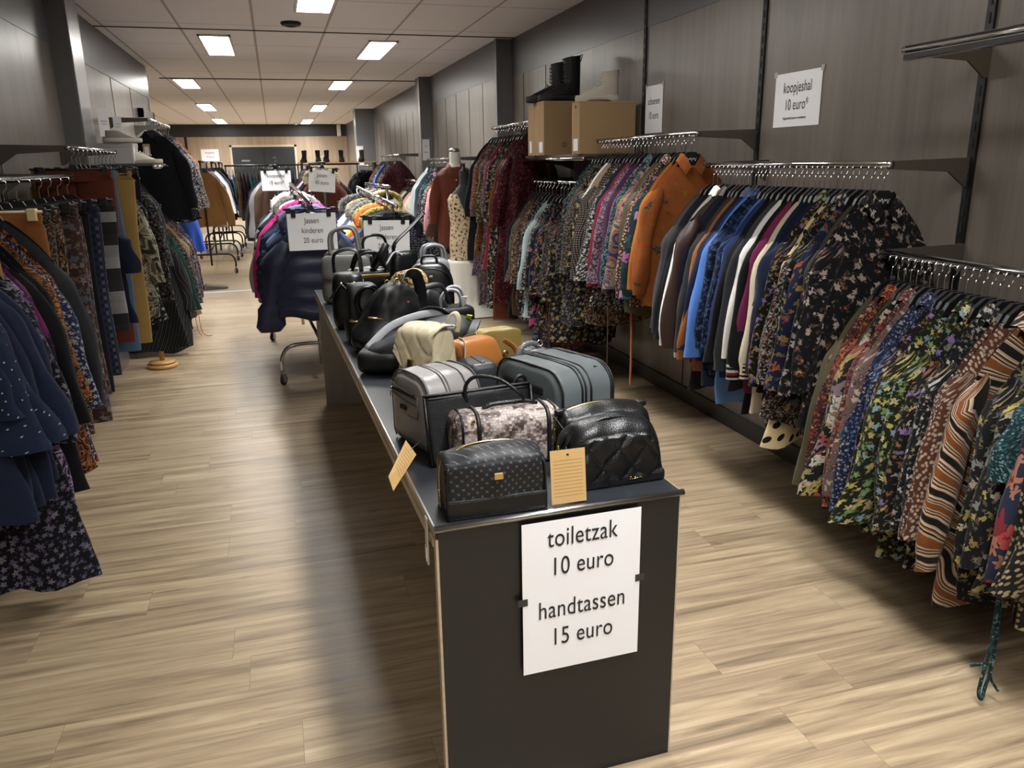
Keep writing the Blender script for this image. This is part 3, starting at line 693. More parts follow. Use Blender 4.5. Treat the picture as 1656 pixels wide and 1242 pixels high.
fab('herring', 'check', '#7d7268', ('#3a302c', '#16141a'), 70); fab('tweed', 'speckle', '#191615', ('#b9ada0', '#7a5a48', '#8d8680', '#4c3a34'), 170, dark=3)
fab('speckleblk', 'speckle', '#141416', ('#6a6a6c', '#a8a5a0', '#4a4a50'), 150, dark=3); fab('specklebrown', 'speckle', '#2a211c', ('#8a6a50', '#b09880', '#5a4232'), 130, dark=2)
fab('tealspeck', 'speckle', '#13282c', ('#7fa0a0', '#3c6468', '#1a3a40'), 210, dark=4); fab('mauvespeck', 'speckle', '#3a2a38', ('#a88a98', '#6c4a60', '#8a7a84'), 130, dark=2); fab('bluespeck', 'speckle', '#12172a', ('#2a4272', '#1c2f54', '#4a6390'), 90, dark=3)
fab('burgundy', 'speckle', '#34141a', ('#5a2028', '#481820', '#8a4a50'), 120, dark=3, sparkle=True); fab('sequin', 'speckle', '#15151a', ('#6a6470', '#b0a8b4'), 120, dark=3, sparkle=True)
fab('mauvepais', 'floral', '#4a3a44', ('#9a8690', '#7c6470', '#b4a6ac'), 38, .5, 1.0, leaf='#2b2228', leaf2='#8a7680'); fab('olivefl', 'floral', '#33331f', ('#8a8450', '#b0a878', '#3f4a2e'), 26, .46, .9, leaf='#1b1b16', leaf2='#6d6a3c')
fab('pinkfl', 'floral', '#15171a', ('#d0447c', '#c95a88', '#4a6a54'), 9, .42, .5, leaf='#2a4a3a', leaf2='#86959a'); fab('pinkrose', 'floral', '#17262a', ('#c08ab0', '#b06a98', '#2f6a64'), 9, .45, .6, leaf='#2b5a54', leaf2='#1d3a3c')
fab('orangepine', 'floral', '#84491f', ('#2c4a40', '#b0502a', '#a8702c'), 9, .3, .6, leaf='#8a4a20', leaf2='#a86a30'); fab('rustfl', 'floral', '#54281c', ('#a85a3a', '#8c7a6a', '#2e1a16'), 26, .42, .9, leaf='#2e1a16')
fab('navywhite', 'floral', '#1a2240', ('#d4d2cc', '#c4c4c4'), 40, .42, .3, leaf='#3c4660', leaf2='#8d94a8', eye='#1a2240'); fab('orangeblk', 'floral', '#1b1514', ('#c4683a', '#b5523a', '#c98a4a'), 34, .5, .9, leaf='#7a3a28'); fab('purplefl', 'floral', '#17161f', ('#5f5888', '#6f6890', '#85838c'), 24, .44, .9, leaf='#3c3550', leaf2='#6a5f88')
fab('palm', 'floral', '#1d1420', ('#6a1f5a', '#7d2a64', '#54204c'), 11, .6, 1.1, leaf='#3c1838', leaf2='#5a2450'); fab('lilac', 'floral', '#131318', ('#6d6682', '#80798f', '#958f9f'), 26, .42, .3, leaf='#3a3550', leaf2='#5d5578')
fab('geo', 'check', '#2a3048', ('#232a44', '#6a5f68'), 26); fab('blockcheck', 'stripe', '#2b2b2d', ('#2e2e30', '#a3a3a3', '#989898'), 4.2, axis=1); fab('paisley', 'floral', '#3a2c2a', ('#8a7468', '#6c6a7c', '#a28c7e'), 22, .5, .8, leaf='#54403a', leaf2='#77655c')
fab('greencheck', 'check', '#123028', ('#1d4438', '#0f2620'), 60); fab('darkcol', 'floral', '#17171a', ('#8d8a86', '#6a5a50', '#4c5a54', '#a89a90'), 40, .45, .9, leaf='#3c3a38'); fab('creamflower', 'floral', '#cdb99a', ('#6b4226', '#7d4f2c', '#5a3820'), 15, .34, .5, leaf='#8a6a48', leaf2='#a5885f', eye='#2b1a12')
fab('poppy', 'floral', '#222538', ('#b0383c', '#c2504a', '#8c2c38', '#bd7a5c'), 7, .5, .5, leaf='#6c2a38', leaf2='#c08a70'); fab('golddot', 'dots', '#141212', ('#8f7c58', '#a8946c'), 52, .3, rnd=.9); fab('fringe', 'stripe', '#17181b', ('#3c3c3e', '#111113', '#5a5a58'), 36, axis=0); fab('rustfringe', 'stripe', '#5a2f1c', ('#7d4226', '#3a1e14', '#8a4c2a'), 60, axis=0)
fab('bluegrey', 'plain', '#6a7790'); fab('quiltblue', 'plain', '#3f5374'); fab('lime', 'plain', '#c9b84a'); fab('brightorange', 'plain', '#d05a24'); fab('furgrey', 'speckle', '#6f6c68', ('#a8a49c', '#4a4846', '#8a8680'), 160, dark=1); fab('furyellow', 'speckle', '#a89850', ('#c4b878', '#8a7c40'), 120, dark=1); fab('furblack', 'speckle', '#222222', ('#4a4846', '#6a6864'), 120, dark=2); fab('furbeige', 'speckle', '#8a7a5c', ('#b0a080', '#6a5c42'), 120, dark=1)
fab('rednavy', 'stripe', '#1b2236', ('#a33a44', '#dcd8d0'), 6, axis=1)
# --- right wall, low rail at the right edge of the photo
XR = 2.10
wall_rail(.95, 2.37, XR, 1.19, X1, 'lowest chrome rail, at the right edge, full of floral blouses')
r1 = [('tunic', 'golddot', 'black dress with gold dots', 1.0), ('tunic', 'golddot', 'black gold dotted tunic'), ('blouse', 'poppy', 'navy blouse with red poppies', 1.12), ('top', 'tealspeck', 'teal speckled top', 1.1), ('blouse', 'blkgold', 'black blouse with gold flowers', 1.2), ('shirt', 'blkgold', 'black shirt with gold leaves', 1.2),
      ('shirt', 'marble', 'brown and cream marbled shirt', 1.26, dict(var=3, width=1.1)), ('tunic', 'browndot', 'brown tunic with white dots', .95), ('blouse', 'browndot2', 'dark brown dotted blouse', 1.1), ('shirt', 'blkwhite', 'black shirt with white flowers', 1.18), ('blouse', 'blkwhite', 'black white-flowered blouse', 1.12), ('blouse', 'blkcolour', 'black multicolour floral blouse', 1.2), ('shirt', 'blkgreen', 'black yellow-green floral shirt', 1.2), ('blouse', 'blkwhite2', 'black grey floral blouse', 1.2), ('tunic', 'blkgreen', 'green floral tunic', 1.0), ('blouse', 'blkpurple', 'black purple-orange floral blouse', 1.1),
      ('blouse', 'blkcolour', 'dark flowered blouse', 1.15), ('shirt', 'navysmall', 'navy small-flowered shirt', 1.15), ('blouse', 'navysmall', 'blue ditsy floral blouse', 1.1), ('blouse', 'whitered', 'white red floral blouse', 1.15), ('shirt', 'redpaisley', 'red paisley shirt', 1.1), ('tunic', 'leaf', 'black tunic with pale leaves', .98), ('blouse', 'khaki', 'khaki blouse', 1.1), ('shirt', 'orleo', 'orange leopard shirt', 1.08), ('blouse', 'redpaisley', 'red patterned blouse', 1.05), ('blouse', 'olive', 'dark olive blouse', 1.1)]
G_r1 = hang_row(r1, (XR, 1.47, 1.19), (XR, 2.32, 1.19), 0, 'lowest right rail', 'floral blouses on the lowest right rail', ys=[1.42, 1.455, 1.49, 1.53, 1.575, 1.625, 1.72, 1.77, 1.80]+[1.84+.03*k for k in range(17)])
# --- right wall, rail under the koopjeshal sign
wall_rail(2.39, 3.66, XR, 1.50, X1, 'chrome rail below the koopjeshal wall sign, full of navy and black tops')
r2 = [('shirt', 'blkflower', 'black shirt with pale flowers', 1.28, dict(rz=.05)), ('blouse', 'blkflower', 'black pale-flowered blouse', 1.25), ('blouse', 'khaki', 'khaki edged blouse', 1.35), ('blouse', 'navyorange', 'navy blouse with orange flowers', 1.25), ('shirt', 'blkwhite', 'black flowered shirt', 1.25), ('dress', 'tweed', 'speckled tweed dress', .88), ('long_dress', 'polka', 'beige dress with black dots', .76), ('shirt', 'blkcolour', 'black bright-flowered shirt', 1.31), ('top', 'navy', 'navy ruffle-sleeved top', 1.37, dict(accents={})), ('blouse', 'navydeep', 'dark navy blouse', 1.25), ('blouse', 'navy', 'navy blouse', 1.25), ('cardigan', 'cream', 'cream knitted cardigan', 1.23), ('blouse', 'magenta', 'magenta blouse', 1.28), ('cardigan', 'black', 'black cardigan with striped cuffs', 1.23), ('blouse', 'white', 'thin white blouse', 1.20, dict(var=0)), ('cardigan', 'charcoal', 'charcoal cardigan', 1.12), ('blouse', 'black', 'black blouse', 1.14), ('blouse', 'royal', 'royal blue pleated blouse', 1.25), ('tunic', 'skyblue', 'light blue tunic', 1.16), ('blouse', 'bluespeck', 'blue mottled blouse', 1.25, dict(var=0)), ('shirt', 'bluespeck', 'navy mottled shirt', 1.20, dict(var=4)), ('blouse', 'blue', 'bright blue blouse', 1.14, dict(var=3)), ('shirt', 'denim', 'dark denim shirt', 1.25, dict(var=3)), ('blouse', 'navy', 'plain navy blouse', 1.20, dict(var=2)), ('cardigan', 'rust', 'rust corduroy cardigan', 1.14, dict(var=2)), ('blouse', 'charcoal', 'charcoal blouse', 1.25), ('cardigan', 'blackknit', 'long black cardigan', 1.25), ('blouse', 'navydeep', 'midnight blue blouse', 1.20), ('jacket', 'brownleather', 'dark brown leather jacket', 1.03), ('blouse', 'navy', 'navy long-sleeved blouse', 1.20), ('shirt', 'white', 'white shirt', 1.14), ('blouse', 'black', 'plain black blouse', 1.14), ('blouse', 'blackknit', 'black ribbed blouse', 1.12), ('blouse', 'darkgrey', 'dark grey blouse', 1.08)]
G_r2 = G_r2 = hang_row(r2, (XR, 2.41, 1.50), (XR, 3.58, 1.50), 0, 'rail below koopjeshal sign', 'navy and black tops below the koopjeshal sign')
# --- right wall, rail under the schoenen sign
wall_rail(3.77, 5.08, XR, 1.655, X1, 'chrome rail below the schoenen wall sign')
r3 = [('shirt', 'orangepine', 'orange shirt with pineapples', 1.11), ('blouse', 'orange', 'plain orange blouse', 1.14), ('blouse', 'pinkrose', 'green blouse with pink rose', 1.06), ('shirt', 'browndot2', 'brown white-dotted shirt', 1.12), ('blouse', 'olive', 'olive satin blouse', 1.19), ('tunic', 'olive', 'olive tunic', 1.06), ('blouse', 'abstract', 'blue and rust abstract blouse', 1.11), ('shirt', 'tealspeck', 'dark teal speckled shirt', 1.11), ('blouse', 'mauvespeck', 'mauve speckled blouse', 1.17), ('cardigan', 'purple', 'purple cardigan', 1.06), ('blouse', 'mauvespeck', 'grey mauve blouse', 1.06), ('blouse', 'crimson', 'crimson blouse', 1.01), ('blouse', 'navydeep', 'navy blouse', 1.11), ('tunic', 'blkwhite2', 'black white-print tunic', 1.11), ('blouse', 'herring', 'black herringbone blouse', 1.06), ('dress', 'specklebrown', 'brown checked dress', 1.04), ('blouse', 'taupe', 'taupe blouse with print cuffs', 0.87, dict(accents={'sleeve': 'herring'})), ('blouse', 'white', 'white blouse', 1.14, dict(var=0)), ('dress', 'blkgold', 'black gold-flowered dress', 1.04), ('dress', 'blkgold', 'black yellow-flowered dress', 1.06), ('blouse', 'greyleo', 'beige dotted blouse', 1.06), ('blouse', 'tealspeck', 'teal green blouse', 1.01), ('dress', 'darkcol', 'dark mixed-print dress', 1.11)]
G_r3 = hang_row(r3, (XR, 3.82, 1.655), (XR, 5.02, 1.655), 0, 'rail below schoenen sign', 'blouses below the schoenen sign')
# --- right wall, low rail below the shoe boxes
wall_rail(5.2, 6.5, XR, 1.375, X1, 'low chrome rail below the shelf of shoe boxes')
r4 = [('dress', 'blkgold', 'black dress with yellow flowers', 1.02), ('dress', 'rustfl', 'rust floral dress', 1.05), ('dress', 'darkcol', 'dark floral dress', 1.1), ('tunic', 'blkcolour', 'black bright floral tunic', 1.2), ('dress', 'navyorange', 'navy orange-flowered dress', 1.1), ('dress', 'pinkfl', 'black dress with hot pink flowers', 1.0), ('tunic', 'blkwhite2', 'black white-flecked tunic', 1.1), ('dress', 'mint', 'pale mint dress', .95), ('dress', 'blkwhite2', 'black and white print dress', 1.0), ('dress', 'blkwhite', 'white-flowered black dress', 1.0), ('tunic', 'specklebrown', 'brown speckled tunic', 1.1), ('dress', 'brown', 'dark brown dress', 1.0), ('tunic', 'greyleo', 'grey leopard tunic', 1.1), ('dress', 'black', 'black dress', 1.05)]
hang_row(r4, (XR, 5.30, 1.375), (XR, 6.42, 1.375), 0, 'rail below shoe boxes', 'dresses below the shoe boxes')
# --- right wall, tall rail of long dresses
wall_rail(6.54, 7.77, XR, 1.85, X1, 'high chrome rail of long dresses beyond the shoe boxes')
r5 = [('long_dress', 'burgundy', 'burgundy glitter dress', 1.0), ('long_dress', 'burgundy', 'dark red sparkling dress', 1.1), ('long_dress', 'rustfringe', 'rust fringed dress', 1.22), ('long_dress', 'blkwhite', 'black flowered long dress', 1.15), ('long_dress', 'olivefl', 'olive floral long dress', 1.12), ('long_dress', 'blkcolour', 'dark bright-flowered long dress', 1.05), ('long_dress', 'crimson', 'crimson long dress', .9), ('long_dress', 'mauvepais', 'mauve paisley long dress', 1.15), ('long_dress', 'olivefl', 'dark olive long dress', 1.1), ('long_dress', 'mauvepais', 'grey paisley long dress', 1.2), ('dress', 'bworg', 'black orange-print dress', 1.1), ('long_dress', 'mauvespeck', 'plum speckled long dress', 1.0), ('long_dress', 'black', 'black long dress', .9)]
hang_row(r5, (XR, 6.6, 1.85), (XR, 7.70, 1.85), 0, 'high rail of dresses', 'long dresses beyond the shoe boxes')
# --- right wall beyond the mannequins
XQ = 1.95
wall_rail(8.6, 10.5, XQ, 1.575, XR2, 'chrome rail behind the mannequin in the brown dress')
r6 = [('tunic', 'brown', 'dark brown tunic', 1.0), ('tunic', 'tiedye', 'tie-dyed tunic', 1.15), ('tunic', 'tiedye', 'grey orange tie-dyed tunic', 1.1), ('blouse', 'pink', 'pink blouse', 1.1), ('blouse', 'orangeblk', 'orange-flowered blouse', 1.05), ('blouse', 'blkwhite2', 'black white-print blouse', 1.0), ('blouse', 'pinkrose', 'pink-rose blouse', 1.05), ('shirt', 'darkcol', 'dark printed shirt', 1.0), ('blouse', 'navy', 'navy blouse', 1.0), ('shirt', 'forest', 'dark green shirt', 1.0), ('blouse', 'mint', 'pale mint blouse', .95), ('shirt', 'greylight', 'light grey shirt', .95)]
hang_row(r6, (XQ, 8.75, 1.575), (XQ, 10.3, 1.575), 0, 'rail behind brown dress', 'blouses behind the mannequins')
r6b = [('blouse', 'cream', 'cream blouse', .8), ('blouse', 'pink', 'rose pink blouse', .8), ('blouse', 'forest', 'bottle green blouse', .8), ('blouse', 'ivory', 'ivory blouse', .85), ('blouse', 'furbeige', 'beige textured blouse', .8)]
wall_rail(10.6, 11.8, XQ-.1, 1.30, XR2, 'low chrome rail before the grey pillar')
hang_row(r6b, (XQ-.1, 10.7, 1.30), (XQ-.1, 11.6, 1.30), 0, 'low rail before pillar', 'pale blouses before the grey pillar')
wall_rail(12.5, 14.6, 1.88, 1.66, XR2, 'chrome rail just beyond the grey pillar')
r7 = [('shirt', 'burgundy', 'burgundy shirt facing the aisle', 1.1), ('blouse', 'rustred', 'dark red blouse', 1.0), ('blouse', 'sequin', 'grey sequinned blouse', 1.0), ('blouse', 'darkcol', 'patterned grey blouse', 1.0), ('shirt', 'black', 'black shirt', 1.0), ('tunic', 'brightblue', 'bright blue tunic', 1.1), ('blouse', 'speckleblk', 'black speckled blouse', 1.0), ('dress', 'rustfl', 'dark rust floral dress', .9), ('blouse', 'specklebrown', 'brown mottled blouse', 1.0)]
hang_row(r7, (1.88, 12.6, 1.66), (1.88, 14.4, 1.66), 0, 'rail beyond grey pillar', 'garments beyond the grey pillar')
wall_rail(16.0, 18.0, 1.85, 1.5, XR2, 'farthest chrome rail before the last pillar')
r8 = [('jacket', 'black', 'black jacket', 1.0), ('blouse', 'navydeep', 'navy blouse', 1.0), ('jacket', 'charcoal', 'charcoal jacket', 1.0), ('blouse', 'black', 'plain black blouse', 1.0), ('shirt', 'navy', 'navy shirt', 1.0), ('jacket', 'speckleblk', 'grey speckled jacket', 1.0)]
hang_row(r8, (1.85, 16.1, 1.5), (1.85, 17.8, 1.5), 0, 'rail by last pillar', 'dark garments by the last pillar')
# empty rail high on the right
t = wall_rail(.9, 2.37, XR, 1.875, X1, 'empty chrome rail high at the right edge', ends=(True, True)); t.name = 'clothes_rail'
MB().box(XR-X1-.014, XR-X1+.014, -.02, 1.47, -.036, -.012, .004).build('lower_bar', M_CHROME, t)
# --- left wall
XL = -1.05
wall_rail(2.1, 4.88, XL, 1.49, X0, 'nearest chrome rail on the left wall')
l1 = [('tiered_dress', 'navy', 'navy tiered dress with pearls', .88, dict(accents={'overlay': 'pearl', 'sleeve': 'pearl'})), ('tiered_dress', 'navy', 'navy pearl-dotted tiered dress', .90, dict(accents={'overlay': 'pearl', 'sleeve': 'pearl'})), ('tiered_dress', 'navy', 'plain navy tiered dress', .88), ('tiered_dress', 'navy', 'pearl-dotted navy dress', .92, dict(accents={'overlay': 'pearl'})), ('tiered_dress', 'navy', 'navy ruffled dress', .86),
      ('long_dress', 'lilac', 'black dress with lilac flowers', .97), ('trousers', 'mustard', 'ochre brown trousers', 1.28), ('long_dress', 'abstract2', 'satin multicolour long dress', .93), ('long_dress', 'palm', 'black dress with purple palms', .98), ('dress', 'black', 'black lace dress', 1.0), ('blouse', 'purplefl', 'navy blouse with purple flowers', 1.2), ('blouse', 'black', 'black blouse', 1.25), ('dress', 'bworg', 'brown abstract dress', .98), ('dress', 'navywhite', 'navy dress with white flowers', .95), ('dress', 'orangeblk', 'black orange-flowered dress', .98),
      ('cardigan', 'charcoal', 'charcoal cardigan', .72, dict(width=1.08)), ('cardigan', 'black', 'long black cardigan', 1.15), ('trousers', 'rust', 'rust corduroy trousers', .98, dict(hang=M_HWOOD)), ('trousers', 'greyleo', 'taupe printed trousers', .95), ('trousers', 'specklebrown', 'brown printed trousers', 1.0), ('trousers', 'paisley', 'brown paisley trousers', 1.0, dict(width=1.15)), ('trousers', 'paisley', 'grey paisley trousers', .92), ('trousers', 'black', 'black trousers', .95), ('trousers', 'geo', 'navy geometric trousers', .90, dict(width=1.1)), ('trousers', 'blockcheck', 'black and grey block trousers', .70, dict(width=1.3)), ('top', 'navydeep', 'dark navy top', 1.1)]
hang_row(l1, (XL, 2.55, 1.49), (XL, 4.84, 1.49), 0, 'nearest left rail', 'dresses and trousers on the nearest left rail', ys=[2.46, 2.53, 2.60, 2.67, 2.74, 2.82, 2.86, 2.90, 2.96, 2.99, 3.02, 3.06, 3.11, 3.17, 3.24, 3.32, 3.39, 3.46, 3.58, 3.70, 3.87, 4.04, 4.22, 4.38, 4.56, 4.76])
wall_rail(4.92, 6.3, XL, 1.64, X0, 'second chrome rail on the left wall')
l2 = [('trousers', 'rustred', 'rust trousers', 1.0), ('trousers', 'denimblue', 'blue denim trousers', 1.08), ('trousers', 'mustard', 'mustard wide trousers', 1.05, dict(width=1.4)), ('trousers', 'mustard', 'mustard trousers', 1.0), ('dress', 'camo', 'cream and black print dress', .95), ('dress', 'blkwhite', 'black flowered dress', 1.0), ('trousers', 'leatherblack', 'black leather-look trousers', 1.08, dict(width=1.15)), ('trousers', 'leatherblack', 'shiny black trousers', 1.02), ('trousers', 'charcoal', 'charcoal trousers', 1.02), ('dress', 'darkcol', 'dark print dress', .95), ('long_dress', 'fringe', 'black fringed dress', 1.0)]
hang_row(l2, (XL, 5.0, 1.64), (XL, 6.22, 1.64), 0, 'second left rail', 'trousers on the second left rail', ys=[4.97, 5.08, 5.17, 5.32, 5.45, 5.56, 5.68, 5.8, 5.92, 6.06, 6.2])
wall_rail(6.95, 8.4, XL, 1.2, X0, 'low chrome rail beyond the left column')
l3 = [('dress', 'fringe', 'black fringed dress', 1.05), ('tunic', 'greencheck', 'dark green checked tunic', 1.1), ('tunic', 'greencheck', 'dark green textured tunic', 1.05), ('blouse', 'darkcol', 'multicolour dark blouse', 1.1), ('dress', 'tweed', 'brown tweed dress', .9), ('dress', 'mustard', 'ochre dress', .9), ('blouse', 'mauvepais', 'grey mauve blouse', 1.1), ('blouse', 'blkwhite2', 'black and white blouse', 1.1), ('blouse', 'magenta', 'plum blouse', 1.15), ('dress', 'sequin', 'black sequinned dress', .92), ('dress', 'sequin', 'silver sequinned dress', .88)]
G_l3 = hang_row(l3, (XL, 7.0, 1.2), (XL, 8.3, 1.2), 0, 'low rail past column', 'garments on the low rail past the left column')
wall_rail(8.2, 9.75, XL, 1.955, X0, 'high chrome rail on the left wall by the doorway')
l4 = [('shirt', 'black', 'black shirt facing the camera', 1.12, dict(width=1.1)), ('blouse', 'sequin', 'black sequinned blouse', 1.15), ('blouse', 'blkwhite2', 'black white-printed blouse', 1.15), ('tunic', 'sequin', 'silver grey sequinned tunic', 1.05), ('blouse', 'purplefl', 'purple printed blouse', 1.1), ('blouse', 'tweed', 'brown flecked blouse', 1.15), ('blouse', 'bworg', 'black rust-print blouse', 1.2), ('blouse', 'rustfl', 'rust floral blouse', 1.2)]
G_l4 = hang_row(l4, (XL, 8.3, 1.955), (XL, 9.65, 1.955), 0, 'high left rail', 'blouses on the high left rail')
garment('skirt', 'brightblue', (-.95, 9.6, 1.10), .1, 1, .52, 'bright blue skirt hanging low beside the doorway', width=.5)
# ------------------------------------------------------------------ bag table
T = .758
leather('bagblack', '#0c0d0f', .36); leather('bagblack2', '#0f1012', .46, 300); leather('bagshiny', '#08090a', .24, 320, .2); leather('taupe', '#858180', .36, 400, .12); leather('slate', '#5a6062', .4, 420, .1)
leather('darkslate', '#33373b', .42, 420, .1); leather('tan', '#a5672f', .4, 300, .2); leather('mustardbag', '#8f7d46', .45, 300, .15); leather('beigebag', '#c2b699', .42, 350, .1); leather('greybag', '#5f5e5b', .42, 300, .15); leather('silver', '#6c6e70', .3, 200, .5)
simple('nylon', '#101114', .6, nscale=40, nk=.1, bmp=.15, bscale=30); simple('zipblack', '#0f0f10', .5); simple('zipgrey', '#3c3d40', .5); simple('webbing', '#8b8d92', .7); simple('lime_tag', '#c9d83a', .6); simple('tag_grey', '#6b6d70', .6); simple('tag_white', '#d4d6da', .6); simple('lining_yellow', '#a8953f', .6)
def mono_mat():
    m, nt, b = new_mat('bag_monogram_canvas', hx('#1b1c1e'), .5, 0, .3)
    uv = N(nt, 'TexCoord').outputs['Object']; sx = N(nt, 'SeparateXYZ', {0: uv})
    xx = math_(nt, 'ADD', sx.outputs[0], sx.outputs[1]); s = 1/.0145
    p = math_(nt, 'MULTIPLY', math_(nt, 'ADD', xx, sx.outputs[2]), s/1.414); q = math_(nt, 'MULTIPLY', math_(nt, 'SUBTRACT', xx, sx.outputs[2]), s/1.414)
    fp = math_(nt, 'ABSOLUTE', math_(nt, 'SUBTRACT', math_(nt, 'FRACT', p), .5)); fq = math_(nt, 'ABSOLUTE', math_(nt, 'SUBTRACT', math_(nt, 'FRACT', q), .5))
    a = math_(nt, 'LESS_THAN', fp, .045); c = math_(nt, 'LESS_THAN', fq, .045)
    a2 = math_(nt, 'MULTIPLY', a, math_(nt, 'LESS_THAN', fq, .26)); c2 = math_(nt, 'MULTIPLY', c, math_(nt, 'LESS_THAN', fp, .26))
    k = math_(nt, 'MAXIMUM', a2, c2)
    nt.links.new(mix(nt, math_(nt, 'MULTIPLY', k, .8), hx('#17181a'), hx('#5d5f62')), b.inputs['Base Color']); return m
MATS['mono'] = mono_mat()
def snake_mat():
    m, nt, b = new_mat('bag_snakeskin', hx('#9a8c86'), .45, 0, .3)
    tc = N(nt, 'TexCoord').outputs['Object']
    v = vmath(nt, 'MULTIPLY', tc, (1, .8, 1)); vo = N(nt, 'TexVoronoi', {'Vector': v, 'Scale': 150.0, 'Randomness': .35})
    big = N(nt, 'TexNoise', {'Vector': vmath(nt, 'MULTIPLY', tc, (14, 14, 12)), 'Scale': 1.0, 'Detail': 3.0, 'Distortion': 1.6}).outputs[0]
    sc = N(nt, 'SeparateColor', {0: vo.outputs['Color']}).outputs[0]
    k = math_(nt, 'ADD', big, math_(nt, 'MULTIPLY', math_(nt, 'SUBTRACT', sc, .5), .22))
    c = ramp(nt, k, [(.36, hx('#3a302f')), (.44, hx('#6c5d58')), (.5, hx('#988982')), (.62, hx('#b3a8a2'))])
    edge = N(nt, 'TexVoronoi', {'Vector': v, 'Scale': 150.0, 'Randomness': .35}, feature='DISTANCE_TO_EDGE').outputs['Distance']
    c = mix(nt, math_(nt, 'MULTIPLY', math_(nt, 'LESS_THAN', edge, .1), .45), c, hx('#40363a'))
    nt.links.new(c, b.inputs['Base Color']); bump(nt, b, vo.outputs['Distance'], .3, .002); return m
MATS['snake'] = snake_mat()
def leo_mat():
    m, nt, b = new_mat('bag_leopard_hair', hx('#a08858'), .6); tc = N(nt, 'TexCoord').outputs['Object']
    vo = N(nt, 'TexVoronoi', {'Vector': tc, 'Scale': 75.0, 'Randomness': .8}); n2 = N(nt, 'TexNoise', {'Vector': tc, 'Scale': 140.0}).outputs[0]
    d = math_(nt, 'ADD', vo.outputs['Distance'], math_(nt, 'MULTIPLY', math_(nt, 'SUBTRACT', n2, .5), .5))
    nt.links.new(ramp(nt, d, [(0, hx('#7a5426')), (.24, hx('#14100c')), (.46, hx('#b89c68'))], 'CONSTANT'), b.inputs['Base Color']); return m
MATS['bagleo'] = leo_mat()
def kraft_lined():
    m, nt, b = new_mat('kraft_card_ruled', hx('#b5935f'), .8); tc = N(nt, 'TexCoord').outputs['Object']; z = N(nt, 'SeparateXYZ', {0: tc}).outputs[2]
    k = math_(nt, 'MULTIPLY', math_(nt, 'LESS_THAN', math_(nt, 'FRACT', math_(nt, 'MULTIPLY', z, 118.0)), .2), math_(nt, 'LESS_THAN', z, .104))
    k = math_(nt, 'MULTIPLY', k, math_(nt, 'GREATER_THAN', z, .014)); k = math_(nt, 'MULTIPLY', k, math_(nt, 'LESS_THAN', math_(nt, 'ABSOLUTE', N(nt, 'SeparateXYZ', {0: tc}).outputs[0]), .036))
    nt.links.new(mix(nt, math_(nt, 'MULTIPLY', k, .55), hx('#b5935f'), hx('#5a4326')), b.inputs['Base Color']); return m
MATS['kraftlined'] = kraft_lined()
def kraft_tag():
    m, nt, b = new_mat('kraft_card_printed', hx('#b5935f'), .8); uv = N(nt, 'TexCoord').outputs['UV']; sx = N(nt, 'SeparateXYZ', {0: uv})
    k = math_(nt, 'LESS_THAN', math_(nt, 'FRACT', math_(nt, 'MULTIPLY', sx.outputs[1], 13.0)), .3)
    for o_, lo, hi in ((sx.outputs[1], .25, .93), (sx.outputs[0], .12, .88)): k = math_(nt, 'MULTIPLY', k, math_(nt, 'MULTIPLY', math_(nt, 'GREATER_THAN', o_, lo), math_(nt, 'LESS_THAN', o_, hi)))
    nt.links.new(mix(nt, math_(nt, 'MULTIPLY', k, .5), hx('#b5935f'), hx('#5a4326')), b.inputs['Base Color']); return m
MATS['krafttag'] = kraft_tag()
# table: rotated slightly, near-left corner at (.272,1.556)
TA = math.atan2(.272-.192, 5.15-1.556)
tb = empty('display_table', (.272, 1.562, 0), TA, 'long low black display table holding the handbags, with a white price sheet on its end', 'table')
W_, L_ = .606, 3.60
MB().box(0, W_, 0, L_, T-.035, T, .002).build('tabletop', M_TOPLAM, tb, label='scuffed black tabletop')
MB().box(-.002, .0, .01, L_, T-.034, T-.003).box(-.006, .0, .01, L_, T-.052, T-.034).box(W_, W_+.004, .01, L_, T-.05, T-.003).build('edge_band', M_BEIGEEDGE, tb, label='beige wood-look edge')
MB().box(-.004, 0, 0, L_, T-.006, T+.001).build('edge_trim', M_STEEL, tb)
ep = MB().box(.004, W_-.004, -.004, .018, 0, T-.012).build('end_panel', M_BLACKLAM, tb, label='black laminate end panel')
MB().box(-.002, .004, -.004, .018, 0, T-.03).build('panel_edge', M_BEIGEEDGE, ep); MB().box(W_-.004, W_, -.004, .018, 0, T-.03).build('panel_edge', M_BEIGEEDGE, ep)
MB().lathe([(.0035, 0), (.003, -.002)], (.03, -.0045, .085), 10, 'y').build('screw', M_STEEL, ep)
MB().tube([(-.003, -.004, T-.004), (W_+.006, -.004, T-.004)], .0085, 10).build('edge_rail', M_STEEL, tb, label='satin metal front rail')
MB().box(.01, W_-.01, L_-.06, L_-.035, 0, T-.035).build('end_panel', M_GREYLAM, tb, label='grey far end panel')
MB().box(.02, W_-.02, .02, L_-.06, T-.075, T-.035).build('underframe', M_GREYLAM, tb)
# security clip on the near left corner
sc_ = empty('price_clip', (.262, 1.60, T-.07), TA, 'small steel price clip hanging on the near left table corner', 'clip')
MB().box(-.008, -.004, -.02, .0, -.03, .085, .001).build('clip_plate', M_STEEL, sc_); MB().box(-.0095, -.008, -.018, -.002, -.02, .015).build('clip_label', M_PAPER, sc_)
